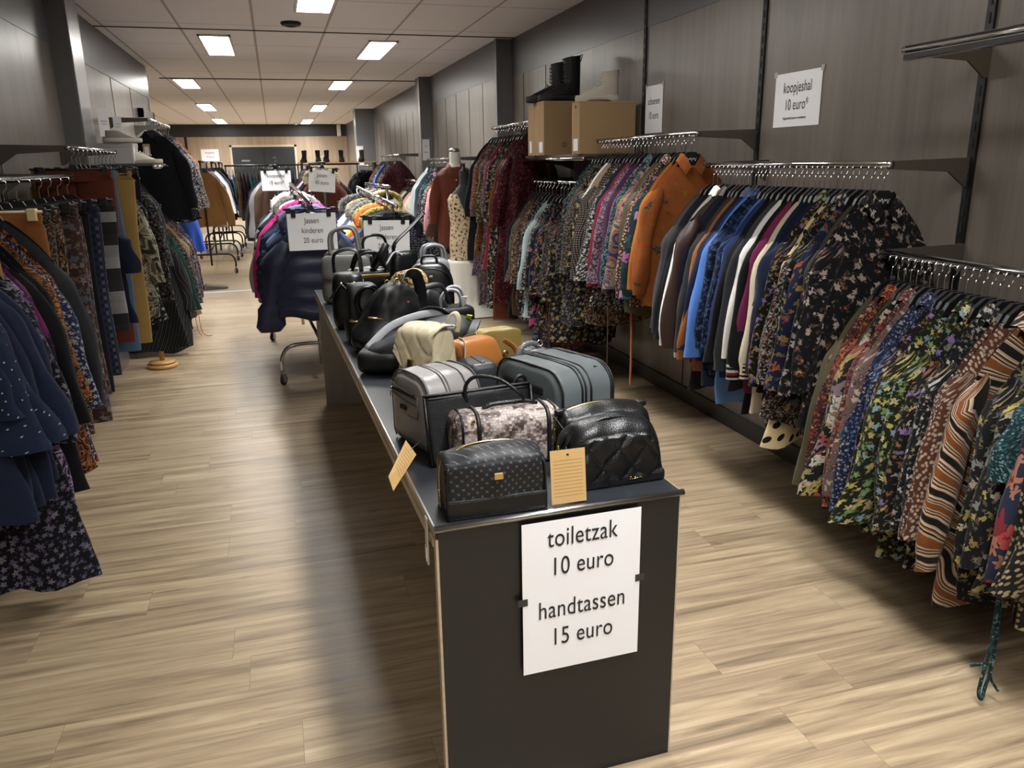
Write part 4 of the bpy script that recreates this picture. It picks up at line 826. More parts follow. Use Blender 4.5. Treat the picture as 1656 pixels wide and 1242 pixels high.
# price sheets taped to the end panel: two landscape sheets, the lower one overlapped
def table_sheet(zc, h, dy, lines, label, sz):
    t = empty('price_sheet', (.272+.345*math.cos(TA), 1.5555+dy, zc), TA, label, 'sign', 'price sheets on the table end'); t.rotation_euler.y = .0
    sheet(t, .30, h, -h/2)
    for tx, z in lines: text(t, tx, sz, 0, z)
    return t
M_TAPED = simple('tape_on_black', '#2b2c2e', .3)
t1 = table_sheet(.640, .196, -.0010, [('toiletzak', .052), ('10 euro', -.022)], 'upper white sheet reading toiletzak 10 euro on the table end', .066)
t2 = table_sheet(.450, .212, -.0026, [('handtassen', .058), ('15 euro', -.018)], 'lower white sheet reading handtassen 15 euro on the table end', .066)
for t, sx, z in ((t2, -1, .09), (t2, 1, .102)): MB().box(sx*.15-.012, sx*.15+.012, -.0014, -.0006, z-.009, z+.009).build('tape', M_TAPED, t)

def resample(pts, n, closed):
    p = np.array(pts); q = np.concatenate([p, p[:1]]) if closed else p
    d = np.concatenate([[0], np.cumsum(np.linalg.norm(np.diff(q, axis=0), axis=1))])
    t = np.linspace(0, d[-1], n+1)[:n] if closed else np.linspace(0, d[-1], n)
    return np.stack([np.interp(t, d, q[:, i]) for i in range(q.shape[1])], 1)
SOFT = 0.0
def superbox(name, w, d, h, e1, e2, mat, parent, deform=None, nu=48, nv=28, z0=0, soft=0, sd=0):
    """rounded soft box with evenly spaced points; soft adds leather creases"""
    sp = lambda a, e: math.copysign(abs(a)**e, a)
    ring = resample([(w/2*sp(math.cos(t), e2), d/2*sp(math.sin(t), e2)) for t in np.linspace(0, 2*PI, 400, endpoint=False)], nu, True)
    mer = resample([(max(1e-3, sp(max(1e-5, math.cos(t)), e1)), h/2*(1+sp(math.sin(t), e1))/max(w, d)*2) for t in np.linspace(-PI/2, PI/2, 300)], nv, False)
    P = []
    for cr, zz in mer:
        row = []
        for x, y in ring:
            v = (x*cr, y*cr, z0+zz*max(w, d)/2)
            if deform: v = deform(*v)
            if soft:
                g = noise.noise_vector(Vector(v)*14+Vector((sd, sd*2, 0)))*soft+noise.noise_vector(Vector(v)*34+Vector((sd, 0, sd)))*soft*.4
                k = min(1, max(0, (v[2]-z0)/.03)); v = (v[0]+g.x*k, v[1]+g.y*k, v[2]+g.z*k*.7)
            row.append(v)
        P.append(row)
    return MB().grid(P, True, None, True, True).build(name, mat, parent)
def rrprof(w, h, r_top, r_bot, n=7, arch=0, taper=0):
    """rounded outline in xz from bottom-left clockwise; arch raises the top edge, taper narrows the top"""
    pts = []; wt = w/2-taper
    for cx, cz, r, a0 in ((-w/2+r_bot, r_bot, r_bot, 1.5*PI), (-wt+r_top, h-r_top, r_top, PI), (wt-r_top, h-r_top, r_top, .5*PI), (w/2-r_bot, r_bot, r_bot, 0)):
        for i in range(n+1):
            a = a0-(PI/2)*i/n; pts.append((cx+r*math.cos(a), cz+r*math.sin(a)))
        if cz > h/2 and cx < 0:
            for i in range(1, 9): u = i/9; pts.append((-wt+r_top+(2*wt-2*r_top)*u, h))
    return [(x, z+(arch*(1-(x/(w/2))**2)*max(0, (z-h*.55)/(h*.45)))) for x, z in pts]
def profbag(name, prof, d, mat, parent, bulge=.012, rnd=.012, quilt=None, ridge=0, mid=0, soft=.0015, sd=1.3, cell=.034, pts=0):
    """outline extruded along y from 0 to d with rounded rims and puffed faces; ridge lifts the top at mid depth"""
    pr = resample(prof, pts, True) if pts else np.array(prof)
    c = pr.mean(0); n = len(pr); rows = []; H = pr[:, 1].max(); W = np.abs(pr[:, 0]).max()
    def ring(sc, y, face=0):
        out = []
        for (x, z) in pr:
            q = c+(np.array((x, z))-c)*sc
            yy = y; zz = q[1]
            if face:
                b = bulge*(1-sc**2.2)
                if quilt:
                    a1 = (q[0]/cell+q[1]/(cell*1.25)); a2 = (q[0]/cell-q[1]/(cell*1.25))
                    b += quilt*(min(1, 1.5*min(abs(math.sin(PI*a1/2)), abs(math.sin(PI*a2/2))))**.5)*min(1, (1-sc)*8)
                yy = y+face*b
            if ridge: zz += ridge*math.sin(PI*min(1, max(0, yy/d)))**.8*max(0, (zz-H*.5)/(H*.5))*(1-.75*(q[0]/W)**2)
            if soft:
                g = noise.noise_vector(Vector((q[0], yy, zz))*17+Vector((sd, sd*2, 0)))*soft*2.2; k = min(1, max(0, zz/.03))
                out.append((q[0]+g.x*k, yy+g.y*k, zz+g.z*k))
            else: out.append((q[0], yy, zz))
        return out
    ins = 1-rnd/np.abs(pr-c).max()
    ss = np.concatenate([[.02], np.linspace(.06, .98, 26 if quilt else 10)])
    for s in ss: rows.append(ring(s*ins, 0, -1))
    for i in range(5):
        a = i/4*PI/2; rows.append(ring(ins+(1-ins)*math.sin(a), rnd*(1-math.cos(a))))
    m = max(3, int(d/.015))
    for i in range(1, m): rows.append(ring(1+mid*math.sin(PI*i/m), rnd+(d-2*rnd)*i/m))
    for i in range(5):
        a = i/4*PI/2; rows.append(ring(ins+(1-ins)*math.cos(a), d-rnd+rnd*math.sin(a)))
    for s in ss[::-1]: rows.append(ring(s*ins, d, 1))
    o = MB().grid(rows, True, None, True, True).build(name, mat, parent); return clean_normals(o)
def local(b, p):
    """world point into the frame of bag b (placed by location and z rotation)"""
    q = Vector(p)-b.location; c, s_ = math.cos(-b.rotation_euler.z), math.sin(-b.rotation_euler.z)
    return Vector((q.x*c-q.y*s_, q.x*s_+q.y*c, q.z))
def prof_tube(prof, y, r, i0=0, i1=None, grow=1.0, n=6):
    pr = np.array(prof); c = pr.mean(0); pts = [(c[0]+(x-c[0])*grow, y, c[1]+(z-c[1])*grow) for x, z in (prof[i0:i1] if i1 else prof)]
    return MB().tube(pts, r, n, closed=(i1 is None))
def bag(name, x, y, rz, label, cat='bag', z=T, rx=0, ry=0):
    return empty(name, (x, y, z), rz, label, cat, 'bags for sale on the table', rx, ry)
def zip_pull(parent, x, y, z, rot=(0, 0, 0), m=None, s=1.0, name='zip_pull'):
    q = MB(); q.box(-.004*s, .004*s, -.002, .002, -.006*s, .004*s, .001); q.box(-.003*s, .003*s, -.0012, .0012, -.034*s, -.008*s, .0008)
    return q.build(name, m or M_GOLD, parent, (x, y, z), rot)
def hang_tag(parent, w, h, mat, loc, rot=(0, 0, 0), label=None, string_to=None, name='hang_tag'):
    P = MB().box(-w/2, w/2, -.0006, .0006, 0, h).build(name, mat, parent, loc, rot, label)
    MB().lathe([(.003, -.0009), (.003, .0009)], (0, 0, h-.012), 10, 'y').build('eyelet', M_INK, P)
    if string_to is not None:
        MB().tube(bez([Vector(loc)+Vector((0, 0, h-.012)), (Vector(loc)+Vector((0, 0, h))+Vector(string_to))/2+Vector((0, 0, -.004)), string_to], 6), .0006, 5).build('string', MATS['tag_grey'], parent)
    return P
# 1 --- monogram toiletry bag, front left
b = bag('toiletry_bag', .42, 1.583, -.01, 'black monogram toiletry bag with gold plate at the near left corner')
pr = rrprof(.238, .132, .012, .012)
profbag('body', pr, .10, MATS['mono'], b, bulge=.006, rnd=.008, ridge=.028, pts=100, soft=.0025)
MB().box(-.1185, .1185, -.0095, .105, .0008, .048, .006).build('base_panel', MATS['bagblack'], b, label='plain black lower panel')
for s in (-1, 1): MB().tube(bez([(s*.113, -.004, .004), (s*.114, -.003, .06), (s*.112, .0, .112), (s*.106, .010, .124)], 6), .0032, 6).build('piping', MATS['bagblack2'], b)
i0, i1 = 6, 26
MB().tube(bez([(-.1215, .05, .045), (-.1215, .05, .10), (-.112, .05, .128), (-.06, .05, .155), (0, .05, .1615), (.06, .05, .155), (.112, .05, .128), (.1215, .05, .10), (.1215, .05, .06)], 6), .0018, 6).build('zip', M_GOLD, b)
zip_pull(b, -.123, .05, .052, (0, .1, PI/2), s=1.1)
MB().box(-.011, .011, -.021, -.017, .093, .109, .002).build('name_plate', M_GOLD, b, label='small gold plate')
# 2 --- quilted toiletry bag, front right
b = bag('toiletry_bag', .742, 1.650, .03, 'black quilted toiletry bag at the near right corner of the table')
pr = rrprof(.270, .138, .04, .014, taper=.018)
def qbag():
    o = profbag('body', pr, .105, MATS['bagblack'], b, bulge=.006, rnd=.014, quilt=.009, ridge=.03, pts=130, cell=.040, soft=.003); return o
qbag()
for y in (.036, .066): MB().tube(bez([(-.128, y, .085), (-.112, y, .118), (-.085, y, .137), (-.04, y, .160), (.0, y, .166), (.05, y, .162), (.095, y, .146), (.118, y, .112), (.129, y, .08)], 6), .005, 8).build('frame_rim', MATS['bagblack'], b)
MB().box(-.131, .131, -.010, .108, .0008, .03, .008).build('base_panel', MATS['bagblack2'], b)
zip_pull(b, -.134, .05, .10, (0, .35, PI/2), s=1.0)
q = MB()
for i, (a, c_) in enumerate(((.03, .010), (.036, -.008), (.042, .008), (.05, -.002), (.056, .006), (.062, -.003))): q.tube([(a, -.0115, .018-c_*.2), (a+.004, -.0115, .018+c_*.6)], .0009, 5)
q.tube([(.03, -.0115, .016), (.066, -.0115, .019)], .0007, 5)
q.build('gold_script_logo', M_GOLD, b)
kt = hang_tag(b, .086, .128, MATS['kraftlined'], (-.150, -.062, .004), (-.12, 0, -.03), 'kraft card tag with ruled lines', (-.134, .0, .118))
# 3 --- plain black toiletry bag with gold zip behind it
b = bag('toiletry_bag', .785, 1.80, .04, 'plain black toiletry bag with thin gold zip, behind the quilted one')
pr = rrprof(.265, .132, .016, .014, taper=.008)
profbag('body', pr, .105, MATS['bagblack'], b, bulge=.010, rnd=.012, ridge=.022, pts=90, soft=.003)
MB().tube(bez([(-.134, .052, .05), (-.132, .052, .10), (-.118, .052, .132), (-.06, .052, .150), (0, .052, .1545), (.06, .052, .150), (.118, .052, .132), (.131, .052, .10)], 6), .0022, 6).build('zip', M_GOLD, b); zip_pull(b, -.134, .05, .09, (0, .2, PI/2), s=.9)
for s in (-1, 1): superbox('zip_tab', .03, .02, .018, .5, .6, MATS['bagblack'], b, lambda x, y, z, s=s: (x+s*.118, y+.052, z+.128))
# 4 --- snakeskin barrel toiletry bag
b = bag('toiletry_bag', .533, 1.845, .015, 'snakeskin print toiletry bag with a grey hang tag')
pr0 = rrprof(.115, .142, .035, .016, arch=.006); prs = [(x, z) for x, z in pr0]
# outline lies across the bag, so the bag body is turned a quarter
o = profbag('body', prs, .29, MATS['snake'], b, bulge=.006, rnd=.016); o.rotation_euler = (0, 0, -PI/2); o.location = (-.145, .065, 0)
for x in (-.128, .128):
    o = prof_tube(prs, 0, .0032, 2, 34, 1.01).build('piping', MATS['bagblack'], b, (x, .065, 0), (0, 0, -PI/2))
for x in (-.085, .105):
    o = prof_tube(prs, 0, .006, 2, 34, 1.008).build('zip', MATS['zipblack'], b, (x, .065, 0), (0, 0, -PI/2))
zip_pull(b, -.1, .01, .135, (.5, 0, .3), s=1.3); MB().tube(bez([(-.06, .065, .148), (-.03, .065, .158), (.06, .065, .158), (.09, .065, .148)], 5), (.006), 8).build('handle', MATS['bagblack'], b)
g = hang_tag(b, .026, .088, MATS['tag_grey'], (.128, -.075, .02), (-.1, .16, .05), 'narrow grey hang tag', (.10, .01, .15)); MB().box(-.009, .009, -.0012, -.0007, .008, .062).build('tag_print', MATS['tag_white'], g)
# 5 --- flat black tote
b = bag('tote_bag', .478, 1.945, .13, 'flat black tote bag with one thin handle, behind the snakeskin bag')
P = []
for k in range(12):
    v = k/11; w = .148+.004*v
    ring = [(-w+2*w*i/16, -(.022-.014*v)*(1-.2*abs(i-8)/8)-.004*math.sin(PI*i/16)*math.sin(3*v)) for i in range(17)]+[(w-2*w*i/16, (.022-.014*v)) for i in range(17)]
    P.append([(x, y+.03*v, .185*v) for x, y in ring])
MB().grid(P, True, None, True, True).build('body', MATS['bagblack2'], b)
for z in (.184, .174): MB().tube([(-.153, .021, z), (.153, .021, z)], .0024, 6).build('top_seam', MATS['bagblack'], b)
for s in (-1, 1): MB().tube([(s*.150, -.018, .004), (s*.153, .018, .182)], .0045, 6).build('side_seam', MATS['bagblack'], b)
MB().tube(bez([(-.035, .018, .155), (-.04, .012, .20), (-.015, .0, .228), (.04, -.03, .222), (.085, -.06, .185), (.10, -.055, .160)], 8), .0052, 8).build('handle', MATS['bagblack'], b)
MB().tube(bez([(.10, .045, .15), (.125, .05, .195), (.152, .05, .19), (.158, .045, .12)], 7), .0055, 8).build('handle', MATS['bagblack'], b)
# 6 --- taupe backpack-shaped case on the left edge
b = bag('vanity_case', .308, 2.095, -1.25, 'taupe grey vanity case with front zip pocket on the left table edge')
pr = rrprof(.222, .205, .06, .03, arch=.010)
profbag('body', pr, .17, MATS['taupe'], b, bulge=.012, rnd=.016, mid=.03)
for y in (.004, .06, .07, .125, .166): prof_tube(pr, y, .003, 3, 33, 1.02 if .01 < y < .16 else 1.0).build('piping' if y in (.004, .166) else 'zip', MATS['zipgrey'], b)
q = MB().tube(bez([(-.085, -.014, .175), (-.03, -.0175, .17), (.05, -.016, .164), (.075, -.014, .160)], 5), .002, 6); q.tube(bez([(-.082, -.0145, .152), (-.03, -.018, .145), (.05, -.017, .138), (.072, -.0145, .137)], 5), .002, 6); q.tube([(.075, -.014, .165), (.072, -.0145, .10), (.02, -.018, .10)], .0014, 6)
q.build('pocket_piping', MATS['zipgrey'], b); MB().box(-.07, .068, -.0185, -.012, .155, .166, .002).build('pocket_zip', MATS['zipblack'], b, label='black pocket zip'); MB().box(-.02, .012, -.021, -.015, .112, .124, .001).build('name_plate', MATS['bagblack'], b); zip_pull(b, -.07, -.02, .16, (0, .3, 0), M_STEEL, .8)
q = [local(b, p) for p in ((.273, 1.96, .825), (.297, 1.95, .785), (.220, 1.86, .728), (.211, 1.87, .765))]; nn = (q[1]-q[0]).cross(q[3]-q[0]).normalized()*.0007
m = MB(); vs = [p+nn for p in q]+[p-nn for p in q]; m.add(vs, [(0, 1, 2, 3), (7, 6, 5, 4), (0, 4, 5, 1), (1, 5, 6, 2), (2, 6, 7, 3), (3, 7, 4, 0)], [[(0, 0), (1, 0), (1, 1), (0, 1)]]*6, False)
m.build('hang_tag', MATS['krafttag'], b, label='kraft tag with writing, hanging over the edge')
MB().tube(bez([(q[0]+q[1])/2+(q[3]-q[0])*.1, local(b, (.31, 1.965, .815)), local(b, (.345, 1.972, .845))], 5), .0006, 5).build('string', MATS['tag_grey'], b)
# 7 --- slate double vanity case on the right
b = bag('vanity_case', .655, 2.10, -1.22, 'slate grey double-zip vanity case on the right, behind the plain black bag')
pr = rrprof(.315, .205, .065, .03, arch=.004)
profbag('body', pr, .20, MATS['slate'], b, bulge=.010, rnd=.016)
for y, gr in ((.005, 1.0), (.075, 1.012), (.088, 1.012), (.108, 1.012), (.185, 1.01), (.195, 1.0)): prof_tube(pr, y, .0032, 3, 33, gr).build('zip' if .01 < y < .19 else 'piping', MATS['zipblack'], b)
MB().box(-.10, .09, -.0165, -.010, .135, .158, .004).build('pocket_zip', MATS['zipblack'], b, label='open black pocket slit'); zip_pull(b, .13, .088, .19, (.2, .5, PI/2), MATS['zipblack'], 1.5); zip_pull(b, .12, .155, .195, (.2, .3, PI/2), MATS['zipblack'], 1.6)
# 8 --- small silver bundled bag behind it
b = bag('pouch_bag', .81, 2.52, .3, 'small crumpled dark silver pouch bag behind the slate case')
superbox('body', .115, .10, .145, .6, .8, MATS['silver'], b, lambda x, y, z: (x*(1+.07*math.sin(60*z+9*y)), y*(1+.08*math.sin(50*z+30*x)), z))
MB().tube(bez([(-.05, 0, .10), (-.075, -.01, .13), (-.05, -.01, .165), (.0, 0, .168), (.03, 0, .14)], 6), [.008+.003*(i % 2) for i in range(25)], 7).build('chain_handle', MATS['silver'], b)
MB().lathe([(.04, .0), (.045, .012), (.038, .022)], (0, 0, .128), 14).build('drawstring_top', MATS['silver'], b); MB().tube([(.02+.012*math.cos(2*PI*i/10), -.01, .166+.012*math.sin(2*PI*i/10)) for i in range(10)], .0025, 6, True).build('ring', M_CHROME, b)
# 9 --- dark slate toiletry bag
b = bag('toiletry_bag', .615, 2.44, .12, 'dark slate toiletry bag standing on end before the tan strap')
pr = rrprof(.15, .125, .022, .02, arch=.006, taper=.022)
profbag('body', pr, .16, MATS['darkslate'], b, bulge=.010, rnd=.016)
MB().box(-.008, .008, .01, .15, .1285, .1335, .002).build('zip', MATS['zipblack'], b); zip_pull(b, 0, .02, .134, (1.3, 0, 0), M_STEEL, .9)
for s in (-1, 1): MB().tube(bez([(s*.068, .0, .02), (s*.062, -.004, .07), (s*.052, .0, .122)], 5), .003, 6).build('piping', MATS['zipblack'], b)
MB().tube(bez([(-.075, .04, .07), (-.095, .04, .10), (-.08, .04, .125), (-.055, .04, .12)], 5), .007, 7).build('side_handle', MATS['bagblack'], b)
# 10 --- tan shoulder bag
b = bag('shoulder_bag', .66, 2.60, .5, 'tan leather shoulder bag leaning before the mustard bag')
superbox('body', .17, .07, .17, .45, .5, MATS['tan'], b, lambda x, y, z: (x-.02*(z/.17), y+.05*(z/.17)**2, z), soft=.003)
MB().tube(bez([(.07, -.02, .165), (.10, -.05, .13), (.10, -.09, .06), (.085, -.10, .015)], 6), [(.003, .012)]*19, 8).build('strap', MATS['tan'], b)
superbox('flap', .178, .078, .10, .35, .45, MATS['tan'], b, lambda x, y, z: (x-.02*((z+.075)/.17), y+.05*((z+.075)/.17)**2, z+.078))
# 11 --- mustard turn-lock bag
b = bag('shoulder_bag', .75, 2.74, .12, 'mustard yellow handbag with gold turn lock near the right table edge')
pr = rrprof(.155, .175, .03, .02)
profbag('body', pr, .075, MATS['mustardbag'], b, bulge=.008, rnd=.014)
prf = [(x*1.04, .07+(z)*.62) for x, z in rrprof(.155, .175, .03, .05)]
profbag('flap', prf, .012, MATS['mustardbag'], b, bulge=.006, rnd=.004).location = (0, -.018, 0)
q = MB().lathe([(.013, 0), (.014, -.004), (.009, -.008), (.001, -.009)], (.01, -.022, .092), 18, 'y'); q.build('turn_lock', M_GOLD, b)
for s in (-1, 1): MB().tube([(s*.082, .03+.010*math.cos(2*PI*i/12), .155+.010*math.sin(2*PI*i/12)) for i in range(12)], .0022, 6, True).build('strap_ring', M_GOLD, b)
MB().tube(bez([(-.08, .035, .16), (-.12, .06, .14), (-.13, .10, .05), (-.12, .12, .01)], 6), [(.003, .011)]*19, 8).build('strap', MATS['mustardbag'], b)
# 12 --- beige quilted backpack
b = bag('backpack', .445, 2.60, -.95, 'beige quilted backpack with flap behind the taupe case', 'bag', T, -.12)
def dia(u, v, c, k): return k*min(1, 1.6*min(abs(math.sin(PI*(u/c+v/(c*1.3))/2)), abs(math.sin(PI*(u/c-v/(c*1.3))/2))))**.5
def bqd(x, y, z):
    s = 1-.30*(z/.24)**1.6
    if abs(y) > .058: y += math.copysign(dia(x, z, .042, .005), y)
    elif abs(x) > .08: x += math.copysign(dia(y, z, .042, .005), x)
    return (x*s, y*s, z)
superbox('body', .195, .135, .232, .22, .35, MATS['beigebag'], b, bqd, 110, 60)
P = []
for k in range(40):
    s_ = k/39*.225; row = []
    if s_ < .05: y0, z0 = .055-s_, .238; ny, nz = 0, 1
    elif s_ < .11: a = (s_-.05)/.06*PI/2; y0, z0 = .005-.075*math.sin(a), .238-.038*(1-math.cos(a)); ny, nz = -math.sin(a), math.cos(a)
    else: y0, z0 = -.070-.006*(s_-.11)/.12, .20-(s_-.11); ny, nz = -1, 0
    for i in range(35):
        u = i/34*2-1; x = u*(.076+.016*s_/.225); q = dia(x, s_, .036, .0045)+.003
        cut = max(0, abs(u)-.4)/.6*.06*max(0, (s_-.12)/.105)
        row.append((x, y0+ny*q, z0+nz*q+cut))
    P.append(row)
MB().grid(P).grid([[(x, y+.004, z-.003) for x, y, z in r][::-1] for r in P]).build('flap', MATS['beigebag'], b, label='quilted flap')
MB().box(-.012, .012, -.092, -.083, .095, .128, .003).box(-.016, .016, -.093, -.085, .085, .095, .002).build('clasp', M_GOLD, b)
MB().tube(bez([(.03, .05, .225), (.035, .055, .268), (.06, .06, .285), (.078, .06, .262), (.072, .06, .22)], 6), [(.003, .010)]*25, 8).build('top_handle', MATS['beigebag'], b)
MB().tube(bez([(.09, .055, .20), (.112, .055, .19), (.118, .055, .13), (.108, .055, .09), (.118, .03, .03), (.135, .0, .0085)], 7), [(.003, .010)]*36, 8).build('shoulder_strap', MATS['beigebag'], b)
# 13 --- black nylon rucksack lying on its side
b = bag('rucksack', .50, 3.00, -.35, 'black nylon rucksack lying behind the beige backpack')
superbox('body', .42, .30, .17, .55, .45, MATS['nylon'], b, lambda x, y, z: (x, y+.02*math.sin(9*x), z*(.62+.55*min(1, (x+.21)/.34))), 64, 36, soft=.012)
superbox('front_pocket', .17, .24, .10, .45, .4, MATS['bagblack2'], b, lambda x, y, z: (x-.14, y-.06, z*.9+.004))
MB().tube(bez([(-.19, -.10, .09), (-.12, .0, .155), (-.02, .08, .185), (.08, .13, .19)], 6), [(.003, .016)]*19, 8).build('webbing_strap', MATS['webbing'], b, label='pale grey webbing strap')
P = [[(.18+.03*math.cos(a)+.01*k, -.02+.12*math.sin(a)*(1-.05*k), .11+.075*math.cos(a)) for a in [2*PI*i/20 for i in range(20)]] for k in range(4)]
MB().grid(P, True).build('top_opening', MATS['nylon'], b)
MB().box(-.012, .012, -.002, .002, 0, .03).build('zip_tag', MATS['lime_tag'], b, (.175, .06, .172), (.8, .2, .6), 'lime yellow zip tag')
MB().tube(bez([(-.05, .10, .165), (0, .12, .2), (.06, .12, .2), (.1, .11, .18)], 6), [(.006, .02)]*19, 8).build('carry_handle', MATS['nylon'], b)
# 14 --- big slouchy black bag
b = bag('slouch_bag', .415, 3.31, .45, 'large slouchy black shoulder bag left of centre with gold ring')
def sl(x, y, z):
    v = z/.30; s = 1-.55*v**1.6+.06*math.sin(7*v)
    return (x*s+.035*v+.010*math.sin(22*z+8*x), y*s+.012*math.sin(18*z+9*x), z*(1-.10*abs(x)/.16*v))
superbox('body', .34, .24, .30, .5, .6, MATS['bagblack2'], b, sl, 64, 40, soft=.011, sd=3)
MB().tube([(.03+.017*math.cos(2*PI*i/14), -.04, .292+.017*math.sin(2*PI*i/14)) for i in range(14)], .0032, 7, True).build('ring', M_GOLD, b, label='gold ring')
MB().tube(bez([(.05, -.03, .275), (.10, .0, .315), (.17, .02, .30), (.20, .03, .20), (.19, .03, .10)], 7), [(.006, .026)]*29, 8).build('wide_strap', MATS['bagblack2'], b)
MB().lathe([(.005, 0), (.005, -.003)], (.035, -.105, .215), 10, 'y').build('red_stud', simple('stud_red', '#a03038', .4), b); MB().tube([(-.15, -.085, .175), (-.075, -.10, .155)], .004, 7).build('front_zip', M_GOLD, b)
# 15 --- black bag with two ring handles leaning beside it
b = bag('handbag', .33, 3.50, .15, 'black handbag with a big round ring handle beside the slouchy bag')
superbox('body', .17, .14, .27, .3, .4, MATS['bagblack2'], b, lambda x, y, z: (x*(1-.2*z/.27), y*(1-.45*z/.27), z), soft=.006, sd=5)
for dx, dy in ((.0, -.075), (.02, -.062)): MB().tube([(dx+.052*math.cos(2*PI*i/24), dy-.012*math.sin(2*PI*i/24), .20+dy*.1+.068*math.sin(2*PI*i/24)) for i in range(24)], .006, 8, True).build('ring_handle', MATS['bagshiny'], b)
MB().tube([(-.08, -.07, .12), (-.01, -.076, .10)], .005, 7).build('gold_bar', M_GOLD, b)
# 16 --- tall black bucket bag
b = bag('bucket_bag', .30, 3.87, -.1, 'tall black bucket bag with knotted drawstring at the left table edge')
superbox('body', .15, .15, .27, .25, .55, MATS['bagblack'], b, lambda x, y, z: (x*(1+.06*math.sin(14*z)), y, z), soft=.006, sd=7)
MB().tube([(.076*math.cos(2*PI*i/24), .076*math.sin(2*PI*i/24), .225+.004*math.sin(6*PI*i/12)) for i in range(24)], .0045, 7, True).build('drawstring', MATS['bagshiny'], b)
MB().tube(bez([(-.03, -.08, .225), (-.06, -.10, .19), (-.085, -.09, .16)], 6), .005, 7).tube(bez([(-.03, -.08, .225), (.0, -.105, .20), (.03, -.09, .215)], 6), .005, 7).build('knot', MATS['bagshiny'], b)
for s in (-1, 1): MB().lathe([(.008, 0), (.008, -.004), (.004, -.006)], (s*.03, -.074, .226), 12, 'y').build('eyelet', M_GOLD, b)
MB().tube(bez([(-.06, 0, .27), (-.05, .02, .36), (.05, .02, .37), (.07, 0, .27)], 7), [(.004, .012)]*22, 8).build('strap', MATS['bagblack'], b)
# 17 --- black handbag with gold fittings behind
b = bag('handbag', .415, 4.03, .1, 'shiny black handbag with gold fittings and raised handles, behind the ring-handled bag')
superbox('body', .25, .16, .27, .3, .4, MATS['bagshiny'], b, lambda x, y, z: (x*(1-.12*z/.27), y*(1-.3*z/.27), z), soft=.005, sd=11)
MB().box(-.10, .10, -.065, -.055, .225, .242, .003).build('gold_bar', M_GOLD, b); MB().tube([(.08+.014*math.cos(2*PI*i/12), -.075, .19+.018*math.sin(2*PI*i/12)) for i in range(12)], .003, 6, True).build('ring', M_GOLD, b)
for a, y in ((.09, -.05), (.075, .05)): MB().tube(bez([(-a, y, .25), (-a*.6, y-.02, .335), (a*.4, y-.02, .345), (a, y, .25)], 8), .008, 8).build('handle', MATS['bagshiny'], b)
MB().tube([(.02, -.05, .27), (.085, -.09, .39)], .018, 10).build('rolled_strap', MATS['bagblack'], b)
# 18 --- grey handbag at the far left corner
b = bag('handbag', .36, 4.62, -.2, 'grey leather handbag with tall handles at the far left end of the table')
superbox('body', .30, .20, .30, .32, .45, MATS['greybag'], b, lambda x, y, z: (x*(1-.15*z/.3), y*(1-.3*z/.3), z), soft=.006, sd=13)
for y in (-.06, .06): MB().tube(bez([(-.08, y, .28), (-.07, y*.8, .40), (.05, y*.8, .42), (.08, y, .28)], 8), .010, 8).build('handle', MATS['greybag'], b)
superbox('flap', .27, .06, .14, .4, .5, MATS['greybag'], b, lambda x, y, z: (x, y-.075, z+.14))
b = bag('handbag', .52, 4.72, .3, 'black patent handbag with looped handle behind the shiny black one')
superbox('body', .26, .17, .27, .35, .45, MATS['bagshiny'], b, lambda x, y, z: (x*(1-.1*z/.27), y*(1-.3*z/.27), z))
MB().tube(bez([(-.08, -.02, .26), (-.05, -.03, .36), (.06, -.03, .36), (.09, -.02, .26)], 8), .009, 8).build('handle', MATS['bagblack'], b); MB().tube(bez([(.02, -.09, .235), (.05, -.095, .21), (.09, -.09, .23)], 5), .003, 6).build('gold_trim', M_GOLD, b)
# 19 --- leopard barrel bag
b = bag('barrel_bag', .545, 3.76, .93, 'leopard print barrel bag in the middle of the far bags', z=T)
MB().lathe([(.001, -.002), (.05, -.002), (.062, .0), (.068, .006), (.068, .15), (.06, .156)], (0, 0, .205), 24, 'x').build('body', MATS['bagleo'], b); MB().lathe([(.069, .006), (.0705, .012), (.069, .018)], (0, 0, .205), 24, 'x', False).build('band', MATS['bagblack'], b)
superbox('base_flap', .14, .11, .15, .3, .4, MATS['bagblack2'], b, lambda x, y, z: (x+.078, y, z))
# 20 --- black quilted shiny backpack
b = bag('backpack', .72, 3.96, -.1, 'glossy black quilted backpack at the right of the far bags')
def bq(x, y, z):
    q = .006*abs(math.sin(PI*(x+z)/.04))**.5*abs(math.sin(PI*(x-z)/.04))**.5 if z < .15 else 0
    return (x*(1-.30*max(0, (z-.16)/.12)**2), (y-q if y < 0 else y)*(1-.3*(z/.28)**2), z)
superbox('body', .24, .16, .285, .3, .5, MATS['bagshiny'], b, bq, 64, 40)
MB().tube(bez([(-.10, -.062, .16), (-.085, -.06, .23), (0, -.055, .262), (.085, -.06, .23), (.10, -.062, .16)], 7), .005, 7).build('front_piping', MATS['bagshiny'], b); MB().box(-.008, .010, -.072, -.066, .215, .228, .002).build('logo_stud', M_GOLD, b)
MB().tube([(-.085, -.045, .235), (-.03, -.04, .262)], .003, 6).build('zip', M_GOLD, b); MB().tube(bez([(-.04, .0, .275), (-.03, .0, .315), (.03, .0, .315), (.04, .0, .275)], 6), .007, 8).build('top_handle', MATS['bagblack'], b)
